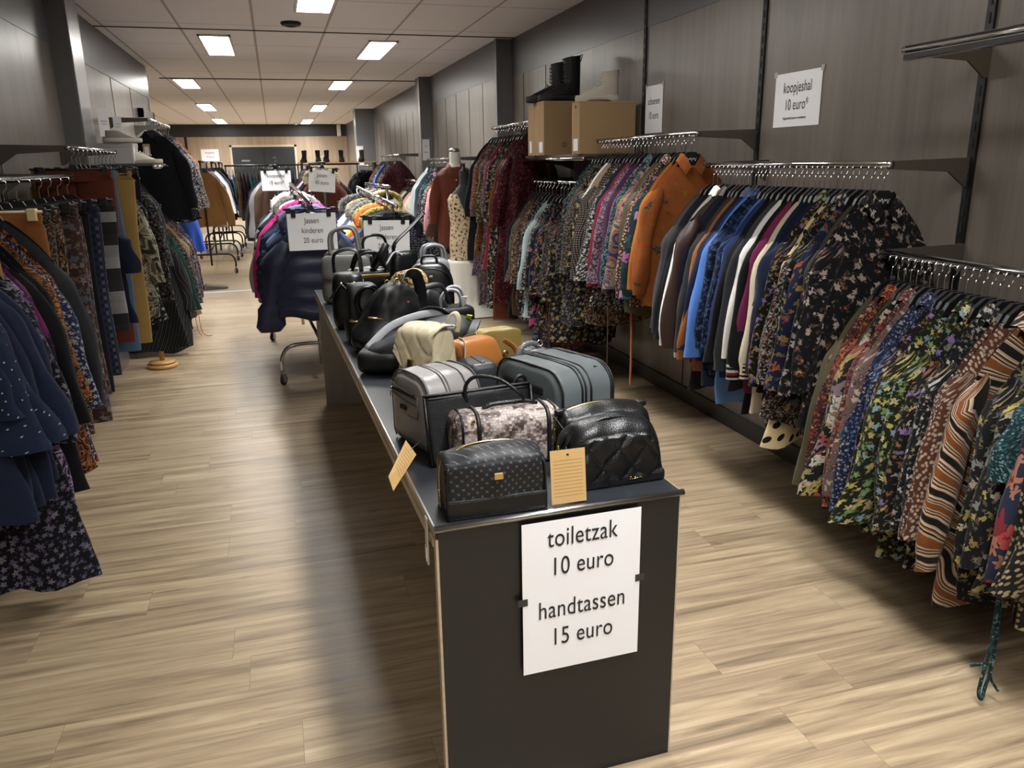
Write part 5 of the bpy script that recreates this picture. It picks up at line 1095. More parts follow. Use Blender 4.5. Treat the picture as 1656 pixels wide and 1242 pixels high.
# 21 --- black bag with long strap, and silver grey handle bag
b = bag('handbag', .66, 4.45, .2, 'black handbag with a long strap rising in front of the price card')
superbox('body', .20, .16, .30, .35, .5, MATS['bagshiny'], b, lambda x, y, z: (x*(1-.2*z/.3), y*(1-.3*z/.3), z))
MB().tube(bez([(-.06, -.02, .28), (-.05, -.03, .35), (.06, .0, .43), (.16, .05, .50)], 8), [(.004, .011)]*25, 8).build('strap', MATS['bagblack'], b)
MB().tube(bez([(-.02, -.05, .28), (-.07, -.06, .30), (-.13, -.09, .24)], 6), .005, 7).build('thin_strap', MATS['webbing'], b)
b = bag('handbag', .80, 4.30, .1, 'silver grey handbag with ringed handles behind the glossy backpack')
superbox('body', .20, .15, .27, .35, .5, MATS['silver'], b, lambda x, y, z: (x*(1-.1*z/.27), y*(1-.2*z/.27), z))
for y in (-.03, .03): MB().tube(bez([(-.06, y, .25), (-.04, y, .33), (.05, y, .33), (.07, y, .24)], 7), .009, 8).build('handle', MATS['silver'], b)
b = bag('handbag', .76, 3.62, .2, 'dark handbag with two grey tubular handles at the right table edge')
superbox('body', .20, .14, .12, .35, .5, MATS['bagblack2'], b)
for y, dx in ((-.04, -.02), (.045, .03)): MB().tube(bez([(dx-.05, y, .10), (dx-.055, y, .16), (dx-.02, y, .20), (dx+.035, y, .185), (dx+.06, y, .10)], 8), .008, 8).build('tubular_handle', MATS['webbing'], b)
MB().box(-.02, .02, -.002, .002, 0, .045).build('price_tag', MATS['tag_white'], b, (.04, -.02, .12), (.3, .1, .2))
b = bag('tote_bag', .63, 3.60, .2, 'black canvas tote sagging between the slouchy bag and the glossy backpack')
superbox('body', .25, .18, .22, .45, .5, MATS['nylon'], b, lambda x, y, z: (x*(1-.2*z/.22), y*(1-.4*z/.22)+.02*math.sin(20*x), z*(1-.25*abs(x)/.12)), soft=.012, sd=9)
MB().tube(bez([(-.06, -.07, .17), (-.05, -.08, .22), (.05, -.07, .23), (.1, -.06, .14)], 7), [(.004, .014)]*22, 8).build('strap', MATS['bagblack2'], b)
# ------------------------------------------------------------------ rolling racks with coats
def rolling_rack(p0, p1, z0, z1, label, m=None, half=.30, zb=.29):
    m = m or M_CHROME
    p0, p1 = Vector((*p0, 0)), Vector((*p1, 0)); d = p1-p0; L = d.length; rz = math.atan2(d.y, d.x)-PI/2
    t = empty('rolling_rack', p0, rz, label, 'clothes rack', 'wheeled clothes racks')
    MB().tube([(0, -.15, z0-.15*(z1-z0)/L), (0, L+.02, z1)], .016, 12).build('rail', m, t)
    MB().tube([(0, .0, zb+.03), (0, L, zb+.03)], .013, 10).build('crossbar', m, t)
    for y, z in ((0, z0), (L, z1)):
        MB().tube([(0, y, zb-.16), (0, y, z)], .014, 12).build('upright', m, t)
        f = MB().tube(bez([(-half, y, .1), (-half, y, zb-.10), (-half+.04, y, zb-.025), (-half+.12, y, zb), (0, y, zb), (half-.12, y, zb), (half-.04, y, zb-.025), (half, y, zb-.10), (half, y, .1)], 5), .0135, 10).build('foot_frame', m, t)
        for s in (-1, 1):
            c = MB().tube([(0, 0, .10), (0, 0, .07)], .012, 8); c.box(-.016, -.013, -.018, .018, .025, .078); c.box(.013, .016, -.018, .018, .025, .078)
            c = c.build('caster', M_STEEL, t, (s*half, y, 0), (0, 0, .5*s))
            MB().lathe([(.012, -.011), (.036, -.011), (.039, -.005), (.039, .005), (.036, .011), (.012, .011)], (0, .0, .039), 20, 'x').build('wheel', M_RUBBER, c)
            MB().lathe([(.001, -.0125), (.022, -.0125), (.022, .0125), (.001, .0125)], (0, .0, .039), 14, 'x').build('hub', M_STEEL, c)
    return t, p0, p1
rolling_rack((.215, 5.73), (.14, 7.30), 1.29, 1.375, 'chrome rolling rack of children\'s coats, left of the two behind the table', half=.275)
rolling_rack((.80, 5.78), (.72, 7.35), 1.25, 1.33, 'chrome rolling rack of children\'s coats, right of the two behind the table', half=.275)
def card_hanger(loc, rz, lines, label, size, h=.24, w=.32, sub=None, roll=0):
    """clip hanger holding a paper price card"""
    t = empty('price_card', loc, rz, label, 'sign', None, 0, roll)
    c = link('clip_hanger', CLIPHANG, t); link('hook', HOOK, c); c.scale = (.95, 1, 1)
    s = sheet(t, w, h, -.125-h); s.location.y = -.02
    for k, (tx, z) in enumerate(lines): text(t, tx, size, 0, z, y=-.0215)
    if sub: text(t, sub[0], sub[1], 0, sub[2], y=-.0215)
    for sx in (-1, 1): MB().box(sx*.115-.014, sx*.115+.014, -.032, -.004, -.15, -.095, .004).build('clip', M_BLACKMETAL, t)
    return t
fab('puffnavy', 'plain', '#151b30', rough=.5, spec=.4); fab('coatrust', 'plain', '#4c261c')
KC = [('winter_jacket', 'puffnavy', 'navy quilted puffer jacket', 1.0), ('hooded_jacket', 'denim', 'dark blue denim jacket', 1.0, dict(width=1.16, accents={'fur_trim': 'denim'})), ('puffer_jacket', 'quiltblue', 'steel blue puffer jacket', .95, dict(width=1.16)), ('hooded_jacket', 'quiltblue', 'light denim jacket', 1.0, dict(width=1.16, accents={'fur_trim': 'bluegrey'})), ('puffer_jacket', 'denim', 'denim blue puffer jacket', 1.0, dict(width=1.16)), ('hooded_jacket', 'navy', 'navy hooded jacket', 1.0, dict(width=1.16, accents={'fur_trim': 'hotpink'})), ('puffer_jacket', 'black', 'black jacket with pink zip', 1.02, dict(width=1.16, accents={'collar': 'hotpink'})), ('jacket', 'hotpink', 'pink jacket', .8, dict(width=1.16)), ('puffer_jacket', 'ivory', 'cream puffer jacket', .95, dict(width=1.16)), ('hooded_jacket', 'navydeep', 'midnight blue hooded jacket', 1.05, dict(width=1.16, accents={'fur_trim': 'furgrey'})), ('puffer_jacket', 'charcoal', 'charcoal puffer jacket', 1.0, dict(width=1.16)), ('jacket', 'greylight', 'pale grey jacket', .85, dict(width=1.16)), ('hooded_jacket', 'quiltblue', 'blue hooded jacket', 1.0, dict(width=1.16, accents={'fur_trim': 'white'})), ('puffer_jacket', 'navy', 'navy puffer jacket', 1.0, dict(width=1.16))]
hang_row(KC, (.218, 5.64, 1.285), (.145, 7.22, 1.37), .03, 'left chrome coat rack', "children's coats on the left rolling rack")
KD = [('hooded_jacket', 'pindot', 'black dotted jacket', 1.15, dict(width=1.2, accents={'fur_trim': 'black'})), ('puffer_jacket', 'brown', 'olive brown quilted coat', 1.25, dict(width=1.22)), ('puffer_jacket', 'navy', 'navy puffer jacket', 1.0, dict(width=1.16)), ('hooded_jacket', 'bluegrey', 'blue-grey hooded jacket', 1.0, dict(width=1.16, accents={'fur_trim': 'furyellow'})), ('hooded_jacket', 'brightorange', 'bright orange jacket', 1.0, dict(width=1.16, accents={'fur_trim': 'brightorange'})), ('hooded_jacket', 'lime', 'yellow jacket', 1.0, dict(width=1.16, accents={'fur_trim': 'furyellow'})), ('puffer_jacket', 'greylight', 'light grey puffer jacket', 1.05, dict(width=1.16)), ('hooded_jacket', 'greylight', 'pale grey fur-hooded jacket', 1.0, dict(width=1.16, accents={'fur_trim': 'furgrey'})), ('hooded_jacket', 'quiltblue', 'blue jacket with grey fur', 1.0, dict(width=1.16, accents={'fur_trim': 'furgrey'})), ('hooded_jacket', 'ivory', 'cream jacket with yellow fur', 1.0, dict(width=1.16, accents={'fur_trim': 'furyellow'})), ('puffer_jacket', 'white', 'white puffer jacket', .95, dict(width=1.16)), ('hooded_jacket', 'navy', 'navy fur-hooded jacket', 1.0, dict(width=1.16, accents={'fur_trim': 'furblack'})), ('hooded_jacket', 'black', 'black fur-hooded jacket', 1.0, dict(width=1.16, accents={'fur_trim': 'furgrey'}))]
hang_row(KD, (.805, 5.70, 1.246), (.725, 7.27, 1.325), .03, 'right chrome coat rack', "children's coats on the right rolling rack")
card_hanger((.22, 5.545, 1.345), .0, [('Jassen', -.175), ('kinderen', -.24), ('20 euro', -.305)], 'white card reading Jassen kinderen 20 euro in front of the navy puffer', .052, h=.245)
card_hanger((.735, 5.63, 1.275), .02, [('Jassen', -.175), ('kinderen', -.24), ('20 euro', -.305)], 'white card reading Jassen kinderen 20 euro behind the handbags', .052, h=.255, roll=.03)
# adult coat racks further back
rolling_rack((.03, 9.5), (-.03, 11.2), 1.53, 1.53, 'rolling rack behind the koopjeshal price card', M_BLACKMETAL)
rolling_rack((.52, 8.95), (.45, 10.6), 1.55, 1.55, 'rolling rack behind the Jassen 40 euro card', M_BLACKMETAL)
AC = [('coat', 'brown', 'brown wool coat', .9, dict(width=.88)), ('coat', 'taupe', 'taupe coat', 1.0), ('coat', 'black', 'black coat', 1.0), ('coat', 'khaki', 'khaki coat', 1.0), ('coat', 'charcoal', 'charcoal coat', 1.0), ('coat', 'camel', 'camel coat', 1.0), ('coat', 'navy', 'navy coat', 1.0)]
hang_row(AC, (.028, 9.6, 1.53), (-.025, 11.0, 1.53), .03, 'rack behind koopjeshal card', 'coats behind the koopjeshal card')
AD = [('coat', 'coatrust', 'dark rust coat', .8, dict(width=.85)), ('hooded_jacket', 'black', 'black fur-collared coat', 1.5, dict(accents={'fur_trim': 'furbeige'}, width=1.2)), ('coat', 'pink', 'pale pink coat', .8, dict(width=1.05)), ('coat', 'black', 'black wool coat', .95), ('hooded_jacket', 'furblack', 'dark fur jacket', 1.4, dict(accents={'fur_trim': 'furblack'})), ('coat', 'navy', 'dark navy coat', .9), ('hooded_jacket', 'charcoal', 'charcoal fur-trimmed coat', 1.4, dict(accents={'fur_trim': 'furblack'})), ('coat', 'black', 'plain black coat', .9)]
hang_row(AD, (.518, 9.05, 1.55), (.455, 10.5, 1.55), .03, 'rack behind Jassen card', 'coats behind the Jassen 40 euro card')
card_hanger((.03, 9.45, 1.60), .0, [('koopjeshal', -.18), ('10 euro*', -.255)], 'white card reading koopjeshal 10 euro on the brown coat', .058, h=.215)
card_hanger((.515, 8.88, 1.60), .05, [('Jassen', -.18), ('40 euro', -.255)], 'white card reading Jassen 40 euro on the dark rust coat', .058, h=.225, roll=.09, w=.28)
rolling_rack((1.15, 8.6), (1.08, 10.0), 1.3, 1.3, 'rolling rack of pale coats between the Jassen racks and the right wall', M_CHROME)
AE = [('hooded_jacket', 'ivory', 'cream fur-hooded coat', 1.2, dict(accents={'fur_trim': 'furyellow'})), ('hooded_jacket', 'white', 'white hooded coat', 1.2, dict(accents={'fur_trim': 'white'})), ('puffer_jacket', 'pink', 'pink puffer coat', 1.2), ('hooded_jacket', 'red', 'red and green coat', 1.2, dict(accents={'fur_trim': 'furbeige', 'hood': 'forest'})), ('puffer_jacket', 'greylight', 'light grey puffer coat', 1.2), ('hooded_jacket', 'furgrey', 'grey fur coat', 1.2, dict(accents={'fur_trim': 'furgrey'})), ('puffer_jacket', 'royal', 'royal blue puffer coat', 1.2)]
hang_row(AE, (1.148, 8.68, 1.3), (1.085, 9.9, 1.3), .03, 'rack of pale coats', 'pale coats before the far racks')
# far left racks of sweaters
for i, (y, lb) in enumerate(((12.35, 'nearest black rolling rack in the far left corner'), (14.6, 'second black rolling rack in the far left corner'), (16.6, 'third black rolling rack in the far left corner'))):
    rolling_rack((-.98, y), (-1.02, y+1.7), 1.6, 1.6, lb, M_BLACKMETAL, .33)
FL = [('cardigan', 'camel', 'camel sweater', 1.05, dict(width=1.1)), ('top', 'white', 'white T-shirt', 1.1), ('cardigan', 'greylight', 'grey cardigan', 1.1), ('blouse', 'black', 'black blouse', 1.1), ('blouse', 'lavender', 'lavender blouse', 1.1), ('blouse', 'purple', 'purple blouse', 1.25), ('blouse', 'khaki', 'khaki blouse', 1.1), ('blouse', 'mint', 'pale green blouse', 1.1), ('blouse', 'coral', 'coral blouse', 1.1)]
hang_row(FL, (-.98, 12.42, 1.6), (-1.02, 13.95, 1.6), .02, 'first far left rack', 'tops on the first far left rack')
FM = [('blouse', 'white', 'white blouse', 1.1), ('blouse', 'lavender', 'pale lavender blouse', 1.1), ('blouse', 'forest', 'green blouse', 1.1), ('dress', 'black', 'black dress', .9), ('blouse', 'navy', 'navy blouse', 1.1), ('blouse', 'taupe', 'taupe blouse', 1.1)]
hang_row(FM, (-1.02, 14.7, 1.6), (-1.05, 16.2, 1.6), .02, 'second far left rack', 'tops on the second far left rack')
hang_row([('dress', 'black', 'black dress', 1.0), ('dress', 'charcoal', 'charcoal dress', 1.0), ('blouse', 'mint', 'mint blouse', 1.1)], (-1.02, 16.7, 1.6), (-1.05, 18.1, 1.6), .02, 'third far left rack', 'garments on the third far left rack')
# rail across the back of the shop
t = empty('clothes_rail', (0, 17.2, 1.54), 0, 'long dark rail across the back of the shop before the double door', 'clothes rail')
MB().tube([(-.92, 0, 0), (1.75, 0, 0)], .017, 12).build('bar', M_BLACKMETAL, t)
for x in (-.9, .5, 1.7):
    MB().tube([(x, 0, -1.54), (x, 0, 0)], .015, 10).build('leg', M_BLACKMETAL, t); MB().tube([(x, -.3, -1.525), (x, .3, -1.525)], .015, 8).build('foot', M_BLACKMETAL, t)
BK = [('blouse', 'white', 'white and blue blouse', 1.1), ('blouse', 'skyblue', 'light blue blouse', 1.15), ('blouse', 'mustard', 'ochre blouse', 1.1), ('dress', 'specklebrown', 'brown patterned dress', .95), ('blouse', 'purple', 'plum blouse', 1.1), ('dress', 'charcoal', 'charcoal dress', 1.0), ('dress', 'teal', 'teal dress', 1.1), ('dress', 'teal', 'turquoise dress', 1.2), ('blouse', 'navy', 'navy blouse', 1.1), ('blouse', 'coral', 'coral blouse', 1.2), ('blouse', 'white', 'white blouse', 1.2), ('dress', 'darkgrey', 'dark grey dress', 1.0), ('blouse', 'red', 'bright red blouse', 1.0), ('dress', 'brown', 'brown dress', 1.0), ('dress', 'black', 'black dress', 1.0), ('dress', 'khaki', 'khaki dress', 1.0), ('dress', 'navydeep', 'midnight dress', 1.0), ('dress', 'black', 'long black dress', 1.0), ('dress', 'charcoal', 'long grey dress', 1.0)]
hang_row(BK, (-.84, 17.2, 1.54), (.40, 17.2, 1.54), PI/2, 'rail across the back', 'garments on the rail across the back', where='from the left')
# ------------------------------------------------------------------ mannequins
M_MANW = simple('mannequin_white', '#d2cdc4', .45); M_MANB = simple('mannequin_black_cloth', '#22262b', .8)
M_DRAPE = simple('white_drape_cloth', '#d6d2c8', .85, nscale=6, nk=.05)
def torso(prof, n=28, seed=0, fold=0):
    rg = np.random.RandomState(seed); ph = rg.rand(3)*6; P = []
    for z, a, b in prof:
        P.append([(a*math.copysign(abs(math.cos(2*PI*i/n))**.9, math.cos(2*PI*i/n))*(1+fold*math.sin(9*2*PI*i/n+ph[0])), b*math.sin(2*PI*i/n)*(1+fold*math.sin(7*2*PI*i/n+ph[1])), z) for i in range(n)])
    return P
def lerp_prof(pr, k=5):
    out = []
    for i in range(len(pr)-1):
        for j in range(k): u = j/k; u = u*u*(3-2*u)*.5+u*.5; out.append(tuple(a+(b-a)*u for a, b in zip(pr[i], pr[i+1])))
    return out+[pr[-1]]
# brown shirt dress on a white bust
t = empty('mannequin', (1.80, 8.18, 0), -.15, 'white neck mannequin in a rust brown shirt dress', 'mannequin')
MB().grid(torso(lerp_prof([(.75, .13, .09), (.95, .16, .11), (1.12, .12, .09), (1.30, .15, .11), (1.42, .17, .085), (1.48, .10, .07), (1.52, .058, .055), (1.64, .052, .052)])), True, None, True, True).build('bust', M_MANW, t)
MB().lathe([(.052, 1.63), (.056, 1.645), (.056, 1.665), (.03, 1.675)], n=20).build('neck_cap', M_STEEL, t)
MB().tube([(0, 0, .02), (0, 0, .76)], .014, 10).build('pole', M_STEEL, t); MB().lathe([(.16, 0), (.16, .012), (.03, .03)], n=28).build('base_plate', M_STEEL, t)
dr = MB().grid(torso(lerp_prof([(.70, .20, .14), (.95, .195, .135), (1.13, .165, .115), (1.30, .18, .125), (1.41, .195, .10), (1.475, .13, .08), (1.49, .075, .066)]), 44, 3, .025), True).build('shirt_dress', MATS['rustshirt'], t)
for s in (-1, 1):
    P, UV = sleeve_grid(s, .20, .0, .52, .06, .06, .055, 5, ry=.75, bell=.3); MB().grid(P, True, UV).build('sleeve', MATS['rustshirt'], dr, (0, 0, 1.54))
    MB().grid([[(s*.062, .03, 1.54), (s*.062, -.02, 1.535), (s*.05, -.06, 1.50), (s*.012, -.085, 1.42)], [(s*.09, .03, 1.50), (s*.10, -.03, 1.49), (s*.10, -.085, 1.45), (s*.05, -.118, 1.385)]]).build('collar', MATS['rustshirt'], dr)
MB().box(-.012, .012, -.130, -.118, .95, 1.40).build('placket', MATS['rustshirt'], dr)
for z in (1.36, 1.28, 1.2, 1.12): MB().lathe([(.007, -.133), (.005, -.136)], (0, 0, z), 8, 'y').build('button', M_MANW, dr)
# cream floral top on a black bust standing on a draped pedestal
p = empty('pedestal', (1.80, 7.88, 0), 0, 'round pedestal draped in white cloth beside the long dresses', 'pedestal')
P = []
for k in range(20):
    v = k/19; r = .172+.05*max(0, v-.75)/.25*1.4+.010*v; z = .575-.565*v
    P.append([((r+.012*v*math.sin(7*a)+.008*v*math.sin(13*a+1))*math.cos(a)+(.10*max(0, v-.85)/.15 if math.cos(a) > 0 else 0), (r+.012*v*math.sin(6*a+2)+.008*v*math.sin(11*a))*math.sin(a), z) for a in [2*PI*i/56 for i in range(56)]])
MB().grid(P, True, None, True).build('white_drape', M_DRAPE, p); MB().lathe([(.15, 0), (.15, .57)], n=24).build('drum', M_MANW, p)
t = empty('mannequin', (1.82, 7.88, .577), -.1, 'low black mannequin in a cream top with brown flowers, on the draped pedestal', 'mannequin')
MB().grid(torso(lerp_prof([(.0, .12, .09), (.2, .14, .1), (.36, .12, .09), (.52, .15, .115), (.63, .155, .085), (.69, .09, .065), (.74, .05, .05), (.86, .045, .045), (.865, .03, .03)])), True, None, True, True).build('bust', M_MANB, t)
MB().lathe([(.045, .86), (.05, .87), (.02, .89), (.014, .93), (.02, .945)], n=14).build('neck_knob', M_BLACKMETAL, t)
P = torso(lerp_prof([(.002, .165, .13), (.15, .168, .132), (.36, .150, .12), (.52, .168, .13), (.60, .172, .11), (.655, .14, .085)]), 48, 2, .012)
P = [[(x, y, z-(.16*max(0, 1-abs(x)/.075) if y < 0 and z > .5 else 0)*min(1, (z-.5)/.12 if z > .5 else 0)) for x, y, z in r] for r in P]
MB().grid(P, True).build('sleeveless_top', MATS['creamflower'], t)
# ------------------------------------------------------------------ shoe boxes and boots on the right shelf
t = empty('wall_shelf', (X1, 5.18, 1.555), 0, 'dark wall shelf carrying the cardboard shoe boxes and boots', 'shelf')
MB().box(-.42, -.005, 0, 1.34, 0, .018, .002).build('board', M_STEEL_DARK, t); MB().tube([(-.43, -.02, -.012), (-.43, 1.36, -.012)], .013, 10).build('front_bar', M_CHROME, t)
for y in (.02, 1.32): MB().poly([(0, 0), (0, -.10), (-.12, -.06), (-.42, -.015), (-.42, 0)], (y-.004, y+.004)).build('bracket', M_STEEL_DARK, t)
def shoebox(y, w, d, h, x1, label, mark=None, flap=True):
    """box standing on edge; its long face looks at the aisle and the camera"""
    t = empty('shoe_box', (x1, y, 1.574), 0, label, 'shoe box', 'shoe boxes on the wall shelf')
    MB().box(-d, 0, 0, w, 0, h, .002).build('box', M_BOX, t)
    MB().box(-d-.004, -d+.045, w-.004, w+.004, 0, h+.003, .001).box(-d-.004, .004, -.003, w+.004, h-.0, h+.004).build('lid', M_BOXEDGE, t)
    return t
b1 = shoebox(5.20, .125, .41, .335, 2.42, 'big cardboard shoe box under the cream ankle boot, nearest on the shelf')
MB().box(-.416, -.412, .02, .10, .02, .10).build('end_label', M_PAPER, b1); MB().lathe([(.009, -.4145), (.009, -.4165)], (0, .06, .305), 12, 'x').build('finger_hole', M_INK, b1)
b2 = shoebox(5.95, .12, .41, .39, 2.42, 'second cardboard shoe box from the near end, printed GI'); text(b2, 'GI', .05, -.245, .075, y=-.005)
MB().box(-.416, -.412, .02, .10, .02, .10).build('end_label', M_PAPER, b2)
b3 = shoebox(6.085, .11, .41, .39, 2.42, 'third cardboard shoe box from the near end, under the black boots')
b4 = shoebox(6.21, .12, .41, .375, 2.42, 'farthest cardboard shoe box on the wall shelf, at the far end'); MB().box(-.416, -.412, .03, .08, .02, .11).build('end_label', M_PAPER, b4)
def boot(loc, rz, h, mat, sole, label, group=None, laces='lace', L=.29):
    t = empty('ankle_boot' if h < .22 else 'lace_up_boot', loc, rz, label, 'boot', group)
    # toe points to -x; sections along the height, then the foot
    secs = []
    for k in range(15):
        v = k/14; z = .035+(h-.035)*v
        x0 = .055; front = -.055-(.175*(1-v*h/.09)**.8 if v*h < .09 else 0)
        front = front-.012*max(0, (v-.5)); w_ = .046-.006*math.sin(PI*min(1, v*h/.2)) if v*h < .2 else .044+.004*v
        secs.append([((x0+front)/2+(x0-front)/2*math.copysign(abs(math.cos(a))**.8, math.cos(a)), w_*math.copysign(abs(math.sin(a))**.85, math.sin(a))*(1-.15*(math.cos(a) < -.6)), z+(.01*math.cos(a) if k == 14 else 0)) for a in [2*PI*i/28 for i in range(28)]])
    MB().grid(secs, True, None, True).build('upper', mat, t)
    S_ = []
    for z, g in ((0, .97), (.012, 1.02), (.03, 1.02), (.042, .99)):
        S_.append([(-.088+.15*g*math.copysign(abs(math.cos(a))**.75, math.cos(a)), .052*g*math.copysign(abs(math.sin(a))**.8, math.sin(a))*(1-.12*math.exp(-((math.cos(a)-.25)/.3)**2)), z+(.012 if z == 0 and abs(math.cos(a)+.0) < .35 else 0)) for a in [2*PI*i/36 for i in range(36)]])
    MB().grid(S_, True, None, True, True).build('sole', sole, t)
    q = MB(); n = int((h-.09)/.022)
    for k in range(n):
        z = .085+k*.022; x = -.062-(.04*(1-k/2.2) if k < 2 else 0)
        for s in (-1, 1): q.tube([(x+.012, s*.026, z), (x-.003, s*.008, z+.008), (x-.004, -s*.012, z+.014)], .0026, 5)
    q.build('laces', laces, t); MB().tube([(.058, -.006, h-.03), (.072, -.004, h+.015), (.066, .006, h+.02), (.056, .008, h-.01)], .003, 5).build('pull_tab', mat, t)
    return t
M_BOOTB = leather('bootblack', '#141416', .5, 300); M_BOOTW = leather('bootcream', '#b9b2a6', .6, 350); M_SOLEW = simple('sole_offwhite', '#b3aca0', .7); M_LACEB = simple('lace_black', '#2b2c2e', .6); M_LACEW = simple('lace_cream', '#c4bdb0', .8)
o = boot((2.255, 5.262, 1.914), -.22, .195, M_BOOTW, M_SOLEW, 'cream lace-up ankle boot on the nearest shoe box', None, M_LACEW)
o = boot((2.26, 6.01, 1.969), -.05, .29, M_BOOTB, M_RUBBER, 'black lace-up boot, nearest of the pair on the boxes', 'black boots on the shoe boxes', M_LACEB); o.scale = (1.12, 1.1, 1.1)
o = boot((2.20, 6.14, 1.969), -.1, .265, M_BOOTB, M_RUBBER, 'second black lace-up boot behind the first', 'black boots on the shoe boxes', M_LACEB); o.scale = (1.1, 1.1, 1.1)
# ------------------------------------------------------------------ left shelf with sneakers
t = empty('wall_shelf', (X0, 6.95, 1.545), 0, 'small wall shelf with white sneakers beside the left column', 'shelf')
MB().box(.005, .50, 0, .8, 0, .016, .002).build('board', M_STEEL_DARK, t); MB().tube([(.51, -.02, -.01), (.51, .82, -.01)], .014, 10).build('front_bar', M_CHROME, t)
M_BOXW = simple('white_shoebox', '#a9a7a8', .7)
o = empty('shoe_box', (-1.30, 6.98, 1.562), 0, 'grey white shoe box under the grey slipper on the left shelf', 'shoe box'); MB().box(0, .26, 0, .3, 0, .155, .003).build('box', M_BOXW, o); MB().box(.262, .266, .02, .09, .02, .15).build('end_label', M_PAPER, o); MB().box(-.003, .263, -.003, .303, .125, .158, .002).build('lid', M_BOXW, o)
def sneaker(loc, rz, mat, sole, label):
    t = empty('sneaker', loc, rz, label, 'shoe'); secs = []
    for k in range(13):
        v = k/12; z = .025+.065*v; front = -.20+.155*v**.7; a0 = .07-.012*v
        secs.append([((a0+front)/2+(a0-front)/2*math.copysign(abs(math.cos(a))**.8, math.cos(a)), (.043-.010*v)*math.copysign(abs(math.sin(a))**.9, math.sin(a)), z) for a in [2*PI*i/24 for i in range(24)]])
    MB().grid(secs, True, None, True).build('upper', mat, t)
    MB().grid([[(-.068+.142*g*math.copysign(abs(math.cos(a))**.75, math.cos(a)), .047*g*math.copysign(abs(math.sin(a))**.8, math.sin(a)), z) for a in [2*PI*i/30 for i in range(30)]] for z, g in ((0, .96), (.01, 1.0), (.026, 1.0), (.034, .97))], True, None, True, True).build('sole', sole, t)
    q = MB()
    for k in range(5): q.tube([(-.12+k*.02, -.02, .062+k*.007), (-.125+k*.02, .0, .070+k*.007), (-.12+k*.02, .02, .062+k*.007)], .0028, 5)
    q.build('laces', M_LACEW, t); return t
M_SHG = simple('suede_grey', '#857d74', .9, nscale=60, nk=.1); M_SHW = simple('sneaker_white', '#c9c5ba', .6)
sneaker((-1.17, 7.0, 1.721), PI+.15, M_SHG, M_SOLEW, 'grey suede shoe on top of the left shelf shoe box')
sneaker((-1.06, 7.08, 1.562), PI-.1, M_SHW, M_SOLEW, 'white sneaker on the left shelf, by the chrome shelf end'); sneaker((-1.06, 7.22, 1.562), PI-.15, M_SHW, M_SOLEW, 'second white sneaker on the left shelf, behind the first')
t = empty('price_card', (-1.21, 6.97, 1.90), .35, 'small white price card standing above the grey shoe', 'sign'); sheet(t, .075, .21, -.105); text(t, 'schoenen', .014, 0, .01, sx=.8); text(t, '10 euro', .014, 0, -.012)
t.location = (-1.21, 6.97, 1.87)
t = empty('price_card', (-1.12, 7.0, 1.85), .1, 'second small white price card beside the rail bracket', 'sign'); sheet(t, .06, .13, -.065); text(t, 'koopjeshal', .010, 0, .01, sx=.8); text(t, '10 euro*', .012, 0, -.012)
# wooden foot of a display stand and the display on the floor
t = empty('display_stand', (-.98, 6.60, 0), 0, 'round wooden foot of a display stand under the left trousers', 'stand')
M_PINE = laminate('pine_wood', '#b98f52', '#a37a40', .45, (8, 8, 2))
MB().lathe([(.115, 0), (.12, .012), (.115, .028), (.06, .036)], n=32).build('base', M_PINE, t); MB().lathe([(.10, .03), (.10, .045), (.03, .05)], (0, 0, .004), 28).build('upper_disc', M_PINE, t)
MB().tube([(0, 0, .04), (0, 0, .62)], .019, 12).build('post', M_PINE, t); MB().tube([(0, 0, .20), (0, 0, .62)], .026, 12).build('red_sleeve', simple('red_sleeve', '#8e3022', .6), t)
o = MB().poly([(-.16, 0), (.12, 0), (.16, .02), (-.1, .06)], (-.11, .11)).build('floor_ramp', M_STEEL_DARK, None, (-.86, 10.85, 0.0), (0, 0, .2)); tag(o, 'grey metal wedge lying on the floor by the threshold strip', 'floor wedge')
# dangling ties, children of the garments they belong to
def tie(g, pts, r, mat, name='tie_belt'):
    l = g.location; return MB().tube(bez([Vector(p)-l for p in pts], 6), r, 6).build(name, mat, g)
tie(G_r1[0], [(1.86, 1.50, .52), (1.855, 1.49, .38), (1.85, 1.48, .22), (1.835, 1.475, .10), (1.825, 1.47, .04), (1.835, 1.465, .02), (1.845, 1.47, .05), (1.86, 1.475, .10), (1.865, 1.48, .2), (1.862, 1.49, .35)], .0055, MATS['tealspeck'])
tie(G_r1[0], [(1.80, 1.49, .12), (1.83, 1.48, .125), (1.86, 1.48, .115), (1.87, 1.475, .07), (1.885, 1.46, .04)], .004, MATS['tealspeck'])
tie(G_r3[5], [(1.90, 4.12, .74), (1.90, 4.11, .6), (1.895, 4.10, .40), (1.89, 4.10, .24)], .006, MATS['coral'])
tie(G_r3[9], [(1.84, 4.3, .70), (1.84, 4.3, .45), (1.838, 4.3, .2), (1.835, 4.29, .12)], .003, MATS['brown'])
tie(G_l3[7], [(-.80, 7.75, .36), (-.80, 7.74, .2), (-.79, 7.73, .06), (-.76, 7.7, .012), (-.70, 7.66, .01)], .003, MATS['coral']); tie(G_l3[7], [(-.83, 7.75, .36), (-.83, 7.74, .2), (-.82, 7.72, .06), (-.79, 7.68, .012)], .003, MATS['coral'])
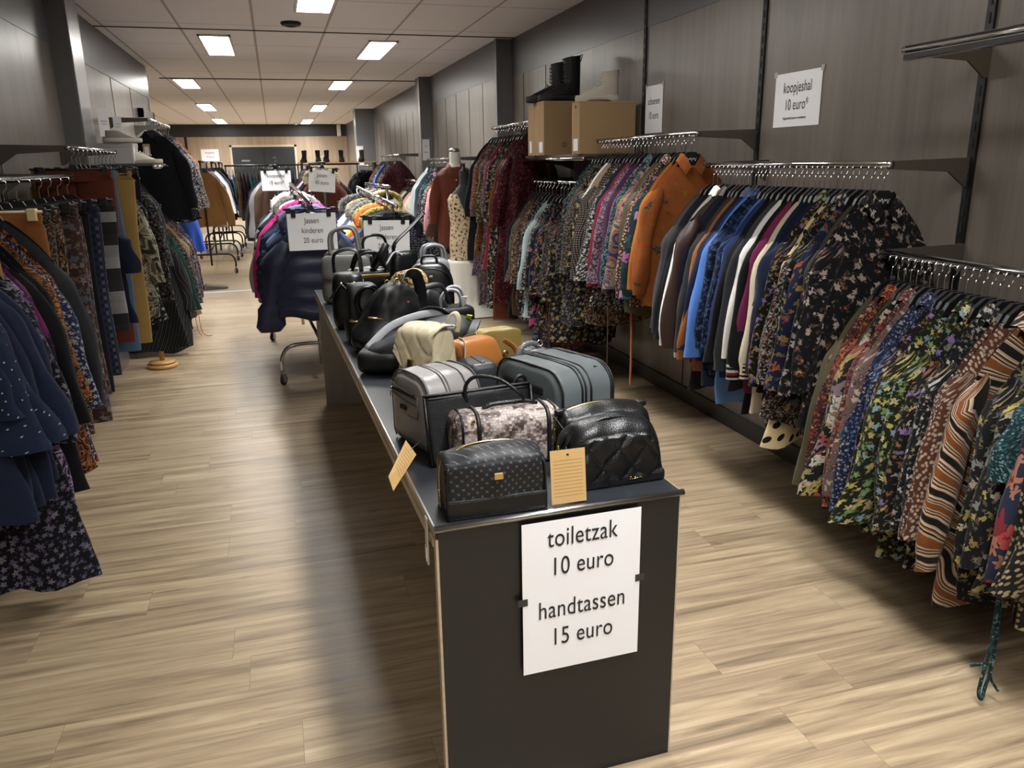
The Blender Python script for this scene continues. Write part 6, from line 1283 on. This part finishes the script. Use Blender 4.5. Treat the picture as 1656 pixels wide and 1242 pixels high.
# far shelf with ankle boots at the back right
t = empty('wall_shelf', (XR2, 13.0, 1.62), 0, 'far wall shelf of dark ankle boots beyond the coat racks', 'shelf'); t.location = (1.0, 15.4, 1.56)
MB().box(-.55, .9, -.18, .18, 0, .02, .003).build('board', M_PINE, t); MB().box(-.5, -.46, -.15, .15, -1.56, 0).build('leg', M_BLACKMETAL, t); MB().box(.82, .86, -.15, .15, -1.56, 0).build('leg', M_BLACKMETAL, t)
for i, (x, lb) in enumerate(((-.42, 'leftmost dark ankle boot on the far shelf'), (-.18, 'second dark ankle boot from the left on the far shelf'), (-.02, 'third dark ankle boot from the left on the far shelf'), (.24, 'fourth ankle boot from the left on the far shelf'), (.62, 'tallest brown ankle boot, at the right of the far shelf'))):
    o = boot((1.0+x, 15.4, 1.58), .0+1.35+.2*(i % 2), .20, M_BOOTB if i < 4 else simple('boot_brown', '#4a3a2a', .6), M_RUBBER, lb, 'ankle boots on the far shelf', M_LACEB)

# striped cuffs of two cardigans on the rail below the koopjeshal sign
fab('cuffred', 'stripe', '#131317', ('#dcdad4', '#131317', '#8c2438', '#dcdad4'), 17, axis=1); fab('cuffblk', 'stripe', '#d5c8ae', ('#131317',), 55, axis=1)
for i, key in ((11, 'cuffblk'), (13, 'cuffred')):
    g = G_r2[i]; K = KIND['cardigan']; v = 0
    for ch in g.children:
        if ch.name.startswith('sleeve'):
            co = np.array([p.co for p in ch.data.vertices]); z0 = co[:, 2].min(); low = co[co[:, 2] < z0+.02]; cx, cy = low[:, 0].mean(), low[:, 1].mean()
            rx, ry = np.ptp(low[:, 0])/2+.004, np.ptp(low[:, 1])/2+.004
            P = [[(cx+rx*math.cos(2*PI*j/14), cy+ry*math.sin(2*PI*j/14), z0-.012+.012*k) for j in range(14)] for k in range(7)]
            MB().grid(P, True).build('striped_cuff', MATS[key], ch)

# kraft tag on the black shirt of the high left rail; pale script on two shop hangers
t = MB().box(-.028, .028, -.001, .001, -.05, .05).build('hang_tag', M_KRAFT, G_l4[0], (-.05, -.04, -.25), None, 'kraft price tag with a white label'); MB().box(-.017, .017, -.0016, -.001, -.04, .025).build('tag_label', M_PAPER, t)
for g in (G_r2[0], G_r3[0]):
    q = MB(); pts = [(-.028+.0028*i, -.0076, -.112+.006*math.sin(i*1.7)+.004*math.cos(i*.9)) for i in range(21)]; q.tube(bez(pts, 3), .0007, 5)
    h = [c for c in g.children if c.name.startswith('hanger')][0]; q.build('script_mark', M_PAPER, h)
